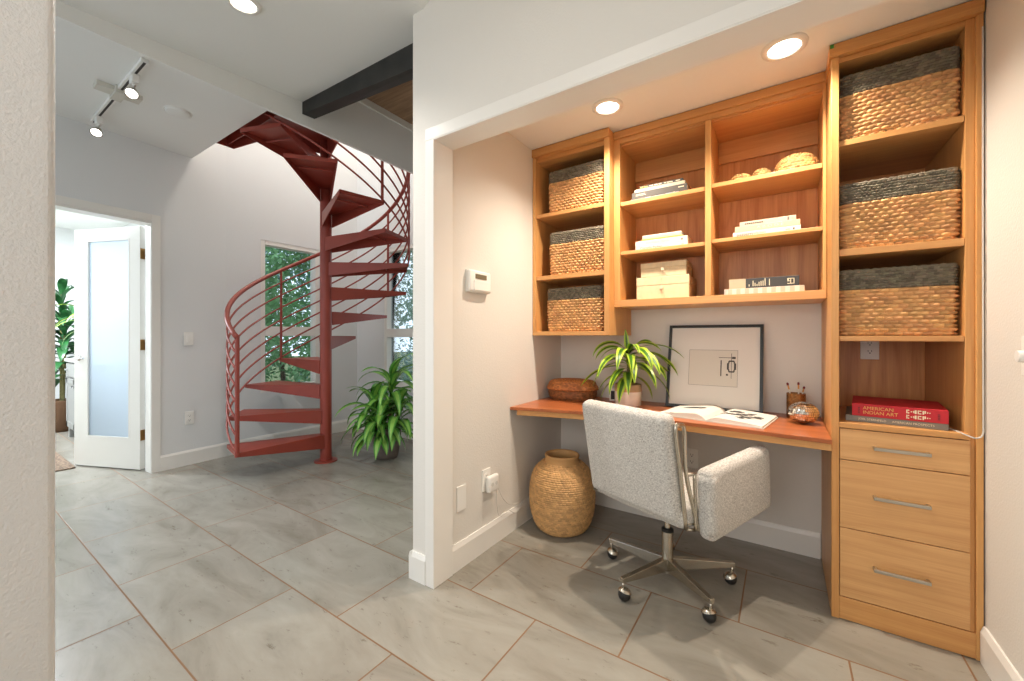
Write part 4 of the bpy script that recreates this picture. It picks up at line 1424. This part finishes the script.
# cup of sticks and mirrored ball
cup = thing('pencil_cup', 'hammered gold-brown cup holding three sticks at the desk right end', 'cup', (0.055, 2.515, DZ))
m = MB()
nu, nv = 72, 30
def fn(i, j):
    a = 2 * pi * i / nu
    r = 0.0395 + 0.0012 * (((i // 2) + (j // 2)) % 2)
    return (r * cos(a), r * sin(a), 0.126 * j / nv)
m.grid(fn, nu, nv, True)
m.lathe([(0.0395, 0.126), (0.036, 0.126), (0.036, 0.006), (0.0, 0.006)], 36, cap0=False, cap1=False)
m.lathe([(0.0395, 0.0), (0.0, 0.0)], 36, cap0=False, cap1=False)
m.build('cup_body', MT['gold'], cup)
c_tip = cov('dark_red_tip', (110, 26, 30)); c_tan = cov('tan_ferrule', (206, 150, 78))
for lb, bx_, by_, tx, ty, tz in (('white stick with a dark red tip leaning left in the gold cup', 0.0, 0.0, -0.045, 0.0, 0.180), ('white stick with a dark red tip standing upright in the gold cup', 0.015, 0.01, 0.012, 0.006, 0.182), ('white stick with a dark red tip leaning right in the gold cup', 0.005, -0.005, 0.042, -0.004, 0.160)):
    # local axes turned to the picture's right-left direction
    b0 = Vector((bx_ * ux, bx_ * uy, 0.008)); t0 = Vector((tx * ux, tx * uy, tz))
    sk = thing('wooden_stick', lb, 'stick', (0.055, 2.515, DZ), 0, 'sticks in the gold cup')
    MB().tube([b0, b0.lerp(t0, 0.80)], 0.0032, 8).build('shaft', MT['paper'], sk)
    MB().tube([b0.lerp(t0, 0.80), b0.lerp(t0, 0.92)], 0.0036, 8).build('ferrule', c_tan, sk)
    MB().tube([b0.lerp(t0, 0.92), b0.lerp(t0, 0.98), t0], [0.005, 0.0052, 0.002], 8).build('tip', c_tip, sk)
m = MB()
m.t = []
for j in range(14):
    e0, e1 = radians(-90 + 180 * j / 14), radians(-90 + 180 * (j + 1) / 14)
    em = (e0 + e1) / 2
    nk = max(4, round(40 * cos(em)))
    for k in range(nk):
        a0, a1_ = 2 * pi * (k + 0.06) / nk, 2 * pi * (k + 0.94) / nk
        d = Vector((cos(em) * cos((a0 + a1_) / 2), cos(em) * sin((a0 + a1_) / 2), sin(em)))
        tl_ = (hsh(j, k, 1) - 0.5) * 0.0022, (hsh(j, k, 2) - 0.5) * 0.0022
        q = []
        for n_, (e_, a_) in enumerate(((e0 + 0.012, a0), (e0 + 0.012, a1_), (e1 - 0.012, a1_), (e1 - 0.012, a0))):
            r_ = 1.0 + (tl_[0] if n_ in (0, 1) else -tl_[0]) * 8 + (tl_[1] if n_ in (0, 3) else -tl_[1]) * 8
            q.append((0.062 * r_ * cos(e_) * cos(a_), 0.062 * r_ * cos(e_) * sin(a_), 0.053 + 0.051 * r_ * sin(e_)))
        m.add(q, [(0, 1, 2, 3)])
        v = 0.80 + 0.18 * hsh(j, k, 5)
        m.t += [(v, v * 0.97, v * 0.90)] * 4
prof = [(max(0.0005, 0.060 * cos(radians(a))), 0.053 + 0.0495 * sin(radians(a))) for a in range(-90, 91, 9)]
o_ = len(m.v)
m.lathe(prof, 28)
m.t += [(0.25, 0.2, 0.15)] * (len(m.v) - o_)
tag(m.build('mirror_ball', MT['mosaic'], loc=(0.080, 2.365, DZ)), 'small round mirrored mosaic ball on the desk beside the gold cup', 'ornament')
# small white and black object behind the desk plant
sp = thing('small_speaker', 'small white and black gadget half hidden behind the desk plant pot', 'gadget', (-0.915, 2.52, DZ), radians(20))
box(-0.018, 0.018, -0.016, 0.016, 0, 0.085).build('casing', MT['plastic'], sp, bevel=0.006)
box(-0.008, 0.019, -0.0175, -0.012, 0.012, 0.066).build('black_front', MT['black'], sp, bevel=0.001)

# ------------------------------------------------------------------ wall fittings
th_ = thing('thermostat', 'white wall thermostat with a small display on the alcove left wall', 'thermostat', (NL, 1.655, 1.435), radians(-90))
# local x runs towards the camera... rotated so that local -y faces the room
th_.rotation_euler = (0, 0, radians(90))
# local frame: +x = away from camera along the wall, -y = into the room
box(-0.088, 0.088, -0.006, 0, -0.058, 0.058).build('wall_plate', MT['plastic'], th_, bevel=0.002)
m = MB()
m.hexa([(-0.092, -0.032, -0.055), (0.092, -0.032, -0.055), (0.088, -0.006, -0.058), (-0.088, -0.006, -0.058)], [(-0.088, -0.030, 0.054), (0.088, -0.030, 0.054), (0.088, -0.006, 0.058), (-0.088, -0.006, 0.058)])
m.build('case', MT['plastic'], th_, bevel=0.010, seg=4)
o = box(-0.045, 0.045, -0.034, -0.029, 0.012, 0.036).build('display', plain('lcd', lin(120, 112, 92), 0.15), th_); o['label'] = 'small grey display'
box(-0.06, 0.07, -0.0365, -0.031, -0.048, 0.002).build('flap', MT['plastic'], th_, bevel=0.002)
tag(box(-0.034, 0.034, -0.006, 0, -0.062, 0.062).build('blank_switch_plate', MT['plastic'], loc=(NL, 1.533, 0.343), rotz=radians(90), bevel=0.002), 'blank white cover plate low on the alcove left wall', 'cover plate')
def outlet(label, loc, rotz, mat=None):
    t = thing('wall_outlet', label, 'outlet', loc, rotz)
    box(-0.035, 0.035, -0.006, 0, -0.058, 0.058).build('cover_plate', MT['plastic'], t, bevel=0.002)
    for s in (-1, 1):
        m = MB()
        m.lathe([(0.017, 0), (0.017, 0.003)], 20)
        m.xf(Matrix.Translation((0, -0.006, s * 0.02)) @ Matrix.Rotation(radians(90), 4, 'X'))
        sk = m.build('receptacle', MT['plastic'], t)
        m = MB()
        m.box(-0.0075, -0.0055, -0.0095, -0.0085, s * 0.02 - 0.002, s * 0.02 + 0.007); m.box(0.0055, 0.0075, -0.0095, -0.0085, s * 0.02 - 0.002, s * 0.02 + 0.007)
        m.box(-0.0025, 0.0025, -0.0095, -0.0085, s * 0.02 - 0.010, s * 0.02 - 0.005)
        m.build('slot', MT['dark_slot'], sk)
    return t
outlet('white double outlet low on the alcove left wall with a plug-in device', (NL, 1.735, 0.375), radians(90))
pd = thing('plug_in_device', 'rounded white plug-in device stuck in the alcove wall outlet', 'device', (NL, 1.762, 0.353), radians(90))
box(-0.045, 0.045, -0.040, -0.0105, -0.045, 0.045).build('casing', MT['plastic'], pd, bevel=0.013, seg=4)
m = MB()
for x in (-0.018, 0.018):
    m.tube([(x, -0.039, 0.0), (x, -0.0412, 0.0)], 0.011, 14)
m.build('button', plain('pale_grey_plastic', lin(206, 204, 198), 0.4), pd)
m = MB()
m.tube(catmull([(0.03, -0.03, -0.04), (0.04, -0.025, -0.12), (0.07, -0.022, -0.205), (0.15, -0.022, -0.20), (0.22, -0.03, -0.24), (0.30, -0.03, -0.205)], 6), 0.0018, 6)
m.tube(catmull([(0.04, -0.03, -0.03), (0.09, -0.03, -0.11), (0.16, -0.03, -0.17), (0.25, -0.03, -0.19), (0.36, -0.03, -0.185)], 6), 0.0016, 6)
m.build('thin_cable', MT['cord'], pd)
outlet('white double outlet on the back wall under the desk behind the chair', (-0.456, NB, 0.416), 0)
outlet('white double outlet on the back panel of the tall cabinet above the red book', (0.351, BK - 0.012, 1.096), 0)
outlet('white outlet on the hall wall between doorway and spiral staircase', (WX + 0.0265, 1.39, 0.42), AR + pi)
t = thing('light_switch', 'white rocker switch on the hall wall between doorway and spiral staircase', 'switch', (WX + 0.0265, 1.385, 1.13), AR + pi)
box(-0.036, 0.036, -0.006, 0, -0.058, 0.058).build('cover_plate', MT['plastic'], t, bevel=0.002)
box(-0.016, 0.016, -0.009, -0.005, -0.033, 0.033).build('rocker', MT['plastic'], t, bevel=0.002)
t = thing('dimmer_switch', 'white dimmer with a round knob on the right wall at the photo edge', 'switch', (NR, 1.80, 1.092), radians(-90))
box(-0.036, 0.036, -0.006, 0, -0.058, 0.058).build('cover_plate', MT['plastic'], t, bevel=0.002)
m = MB()
m.tube([(0, -0.004, 0), (0, -0.026, 0)], 0.0175, 24)
m.build('knob', MT['plastic'], t, bevel=0.002)
# cable running down the tall cabinet edge
m = MB()
m.tube(catmull([(0.5835, 2.1015, 2.24), (0.5835, 2.1015, 1.6), (0.584, 2.101, 1.1), (0.5845, 2.101, 0.86), (0.582, 2.098, 0.805), (0.565, 2.094, 0.791), (0.545, 2.100, 0.797), (0.53, 2.12, 0.803), (0.51, 2.22, 0.805), (0.47, 2.5, 0.807)], 6), 0.0025, 6)
tag(m.build('power_cable', MT['cord']), 'thin white cable running down the tall cabinet right edge into the counter', 'cable')

# ------------------------------------------------------------------ lamps
lensm = emissive('lamp_lens_warm', (1.0, 0.90, 0.76, 1), 14)
lensm2 = emissive('lamp_lens_white', (1.0, 0.95, 0.88, 1), 14)
def can_light(label, loc, r, tilt=(0, 0, 0), group=None):
    t = thing('recessed_light', label, 'light', loc, 0, group)
    t.rotation_euler = tilt
    m = MB()
    m.lathe([(r * 1.42, -0.0005), (r * 1.40, -0.006), (r * 1.02, -0.010), (r, -0.006), (r * 0.98, -0.001)], 40, cap0=False, cap1=False)
    m.build('trim_ring', MT['plastic'], t, smooth=True)
    m = MB()
    m.lathe([(r, -0.003), (r * 0.5, -0.0045), (0.0005, -0.005)], 32, cap0=False)
    m.build('lens', lensm, t, smooth=True)
    return t
can_light('round recessed downlight over the left of the bookcase', (-0.757, 2.018, CZ), 0.056, group='alcove downlights')
can_light('round recessed downlight over the right of the bookcase beside the tall cabinet', (0.004, 2.010, CZ), 0.058, group='alcove downlights')
can_light('round recessed downlight at the top edge in the sloping ceiling', (-2.039, 0.843, c2(-2.039, 0.843)), 0.05, (math.atan(0.073), math.atan(0.035), 0))
tl = thing('track_light', 'short ceiling track with two round spot heads in the hall', 'light', (-3.607, 0.755, 2.76))
box(-0.64, 0.54, -0.018, 0.018, -0.024, 0).build('track_rail', MT['plastic'], tl, bevel=0.002)
box(-0.635, 0.535, -0.006, 0.006, -0.0255, -0.0235).build('track_slot', MT['dark_slot'], tl)
m = MB(); m.box(-0.075, 0.075, -0.028, 0.028, -0.046, 0); m.box(-0.045, 0.045, -0.11, 0.11, -0.03, -0.0)
m.build('feed_canopy', plain('ivory_canopy', lin(206, 202, 190), 0.5), tl, bevel=0.003)
SPOTS = []
for x, dirv in ((0.335, Vector((0.75, -0.35, -1))), (-0.50, Vector((0.75, -0.35, -1)))):
    hd = MB()
    hd.box(x - 0.032, x + 0.032, -0.017, 0.017, -0.075, -0.026)
    hd.tube([(x, 0, -0.075), (x, 0, -0.095)], 0.012, 12)
    h = hd.build('lamp_head', MT['plastic'], tl, bevel=0.003)
    d = dirv.normalized()
    q = Vector((0, 0, 1)).rotation_difference(-d).to_matrix().to_4x4()
    M = Matrix.Translation((x, -0.01, -0.135)) @ q
    m = MB()
    m.lathe([(0.014, 0.048), (0.022, 0.030), (0.030, 0.004), (0.032, -0.010), (0.034, -0.016), (0.029, -0.016), (0.027, -0.008)], 28, cap1=False)
    for s in (-1, 1):
        m.tube([(s * 0.012, 0, 0.058), (s * 0.038, 0, 0.03), (s * 0.04, 0, -0.004)], 0.004, 6)
    m.xf(M)
    m.build('lamp_cup', MT['steel'], h, smooth=True)
    m = MB().lathe([(0.028, -0.010), (0.015, -0.012), (0.0005, -0.013)], 24, cap0=False)
    m.xf(M)
    m.build('bulb_lens', lensm2, h, smooth=True)
    SPOTS.append((Vector((-3.607 + x, 0.745, 2.76 - 0.135)) + d * 0.03, d))
t = thing('ceiling_cover', 'flat round white cover disc set in the low hall ceiling', 'cover', (-3.602, 1.066, 2.76))
m = MB()
m.lathe([(0.001, -0.012), (0.066, -0.012), (0.072, -0.009), (0.074, 0.0)], 40, cap1=False)
m.build('cover_disc', MT['ceil'], t, smooth=True)
MB().lathe([(0.076, 0), (0.080, -0.004), (0.083, 0)], 40, cap0=False, cap1=False).build('cover_rim', MT['plastic'], t)

# ------------------------------------------------------------------ bathroom contents
vn = thing('bathroom_vanity', 'grey bathroom vanity cabinet with a white top seen through the doorway', 'vanity', (-6.81, 0.985, 0))
vw = 1.35
m = MB()
m.box(0, vw, 0.02, 0.57, 0.10, 0.865)
m.box(0, 0.06, 0.02, 0.08, 0, 0.10); m.box(vw - 0.06, vw, 0.02, 0.08, 0, 0.10); m.box(0, 0.06, 0.5, 0.56, 0, 0.1); m.box(vw - 0.06, vw, 0.5, 0.56, 0, 0.1)
m.build('carcass', MT['vanity'], vn, bevel=0.003)
box(-0.015, vw + 0.015, -0.01, 0.57, 0.866, 0.90).build('counter_top', MT['vanity_top'], vn, bevel=0.004)
for i in range(3):
    x0, x1 = 0.02 + i * 0.44, 0.02 + i * 0.44 + 0.42
    d = box(x0, x1, 0.0, 0.02, 0.70, 0.85).build('drawer', MT['vanity'], vn, bevel=0.004)
    MB().tube([((x0 + x1) / 2 - (0.13 if i == 0 else 0), -0.022, 0.775), ((x0 + x1) / 2 - (0.13 if i == 0 else 0), 0, 0.775)], [0.014, 0.008], 12).build('knob', MT['chrome'], d)
    m = MB()
    m.box(x0, x1, 0.006, 0.02, 0.13, 0.68); m.box(x0, x0 + 0.06, 0, 0.02, 0.13, 0.68); m.box(x1 - 0.06, x1, 0, 0.02, 0.13, 0.68); m.box(x0, x1, 0, 0.02, 0.13, 0.19); m.box(x0, x1, 0, 0.02, 0.62, 0.68)
    d = m.build('door', MT['vanity'], vn, bevel=0.002)
    xk = x1 - 0.03 if i % 2 == 0 else x0 + 0.03
    MB().tube([(xk, -0.022, 0.60), (xk, 0, 0.60)], [0.014, 0.008], 12).build('knob', MT['chrome'], d)
cn = [(0, 0, 1.66, 34, 0.36, 0.10, 0.95), (0.08, 0.02, 1.3, 26, 0.34, 0.10, 0.7)]
bp = corn_plant('bathroom_plant', 'tall dark green leafy plant in a brown woven pot in the bathroom doorway', (-7.30, 1.02, 0), 0.15, 0.38, MT['dark_in'], cn, [MT['bath_leaf'], MT['bath_leaf']], seed=9)
tag(box(-6.75, -5.12, 0.10, 0.80, 0.0005, 0.012).build('bathroom_rug', MT['rug'], bevel=0.004), 'brown looped rug on the bathroom floor beyond the doorway', 'rug')

# plant on the vanity, a blurred shape through the frosted pane
cn = [(0, 0, 0.42, 20, 0.40, 0.05, 0.15)]
corn_plant('vanity_plant', 'spiky plant on the vanity seen as a blurred shape through the frosted door pane', (-6.05, 1.10, 0.9005), 0.07, 0.13, MT['pot_white'], cn, [MT['leaf_lime'], MT['leaf_dark']], seed=12)

# ------------------------------------------------------------------ garden trees
def tree(label, x, y, h, rad, seed, mat, n=9000, ls=0.125):
    r = random.Random(seed)
    t = thing('garden_tree', label, 'tree', (x, y, -0.3), 0, 'trees outside the hall windows')
    MB().tube([(0, 0, 0), (0.05, 0.03, h * 0.15), (0, 0, h * 0.3)], [0.07, 0.05, 0.02], 8).build('trunk', MT['bark'], t)
    cl = [(r.gauss(0, rad * 0.45), r.gauss(0, rad * 0.45), h * (0.05 + 0.9 * r.random()), rad * r.uniform(0.28, 0.5)) for _ in range(40)]
    V = []; Fc = []
    for i in range(n):
        cx, cy, cz, cr = cl[i % 40]
        d = Vector((r.gauss(0, 1), r.gauss(0, 1), r.gauss(0, 0.8))).normalized() * cr * (r.random() ** 0.4)
        p = Vector((cx, cy, cz)) + d
        if p.z < 0.1:
            p.z = 0.1 + r.random()
        a = Vector((r.gauss(0, 1), r.gauss(0, 1), r.gauss(0, 1))).normalized()
        b = a.orthogonal().normalized()
        s = ls * r.uniform(0.6, 1.3)
        o = len(V)
        V += [tuple(p - a * s * 0.5), tuple(p + b * s * 0.22), tuple(p + a * s * 0.5), tuple(p - b * s * 0.22)]
        Fc.append((o, o + 1, o + 2, o + 3))
    m = MB(); m.add(V, Fc)
    m.build('crown', MT[mat], t)
trees = [('bushy green tree directly outside the tall stair window', -7.9, 3.9, 4.0, 1.5, 1, 'tree1'), ('dark blue-green tree further out beyond the stair window', -11.2, 6.4, 6.0, 2.0, 2, 'tree2'),
         ('tall mid-green tree beyond the far wall window', -7.0, 7.2, 5.4, 1.7, 3, 'tree0'), ('deep green tree far back behind the far wall window', -9.2, 11.0, 7.0, 2.2, 5, 'tree2'), ('fresh light-green shrub-like tree left of the stair window view', -10.8, 3.0, 3.0, 1.2, 6, 'tree3')]
for a in trees:
    tree(*a)

# ------------------------------------------------------------------ light
def light(kind, name, loc, power, color, size=0.1, rot=(0, 0, 0), **kw):
    l = bpy.data.lights.new(name, kind)
    l.energy = power
    l.color = color
    if kind == 'AREA':
        l.shape = kw.get('shape', 'DISK')
        l.size = size
        if 'size_y' in kw:
            l.size_y = kw['size_y']
    elif kind == 'SPOT':
        l.shadow_soft_size = size
        l.spot_size = kw.get('angle', radians(120))
        l.spot_blend = kw.get('blend', 0.5)
    else:
        l.shadow_soft_size = size
    o = bpy.data.objects.new(name, l)
    COL.objects.link(o)
    o.location = loc
    o.rotation_euler = rot
    return o
WARM = (1.0, 0.87, 0.73)
NEUT = (1.0, 0.95, 0.89)
COOL = (0.80, 0.90, 1.0)
light('SPOT', 'alcove_lamp_left', (-0.757, 2.018, CZ - 0.02), 98, WARM, 0.028, angle=radians(136), blend=1.0)
light('SPOT', 'alcove_lamp_right', (0.004, 2.010, CZ - 0.02), 98, WARM, 0.028, angle=radians(136), blend=1.0)
light('SPOT', 'hall_can', (-2.039, 0.843, c2(-2.039, 0.843) - 0.02), 90, NEUT, 0.05, angle=radians(140), blend=0.7)
for i, (p, d) in enumerate(SPOTS):
    light('SPOT', 'track_spot', p, 34, NEUT, 0.03, d.to_track_quat('-Z', 'Y').to_euler(), angle=radians(100), blend=0.8)
# unseen area lights added under the ceiling to fill the room
for x, y in ((-0.7, 0.35), (-0.4, -0.9), (-2.1, -0.5)):
    light('AREA', 'room_overhead_fill', (x, y, c2(x, y) - 0.02), 4, NEUT, 0.5)
light('AREA', 'room_front_fill', (-0.45, -1.58, 1.5), 29, (0.97, 0.97, 0.98), 1.6, (radians(90), 0, 0), shape='RECTANGLE', size_y=1.3)  # unseen area light added behind the camera as soft frontal fill
light('AREA', 'upstairs_lamp', (-3.7, 2.3, 5.1), 60, (1.0, 0.90, 0.80), 0.6)
light('AREA', 'bathroom_fill', (-6.2, 0.3, 2.55), 185, (0.86, 0.93, 1.0), 0.8)  # unseen area light added to brighten the bathroom behind the frosted pane

w = bpy.data.worlds.new('sky')
SC.world = w
w.use_nodes = True
bg = w.node_tree.nodes['Background']
bg.inputs['Color'].default_value = (0.78, 0.89, 1.0, 1)
bg.inputs['Strength'].default_value = 2.0
s = bpy.data.lights.new('sun', 'SUN')
s.energy = 2.0
s.angle = radians(3)
s.color = (1.0, 0.95, 0.86)
so = bpy.data.objects.new('sun', s)
COL.objects.link(so)
so.rotation_euler = (radians(42), 0, radians(-150))

# ------------------------------------------------------------------ camera
cam = bpy.data.cameras.new('camera')
co = bpy.data.objects.new('camera', cam)
COL.objects.link(co)
co.location = (0, 0, 1.15)
co.rotation_euler = (radians(90), 0, 0.5915)
cam.sensor_width = 36
cam.lens = 403.5 * 36 / 1024
cam.shift_y = -4.1 / 1024
cam.clip_start = 0.02
SC.camera = co

SC.view_settings.view_transform = 'Standard'
SC.view_settings.look = 'None'
SC.view_settings.gamma = 1
SC.view_settings.exposure = -0.15
SC.view_settings.use_curve_mapping = False
SC.cycles.use_denoising = True
SC.cycles.use_adaptive_sampling = False
SC.cycles.max_bounces = 10
SC.cycles.diffuse_bounces = 5
SC.cycles.transparent_max_bounces = 16
SC.cycles.sample_clamp_indirect = 6
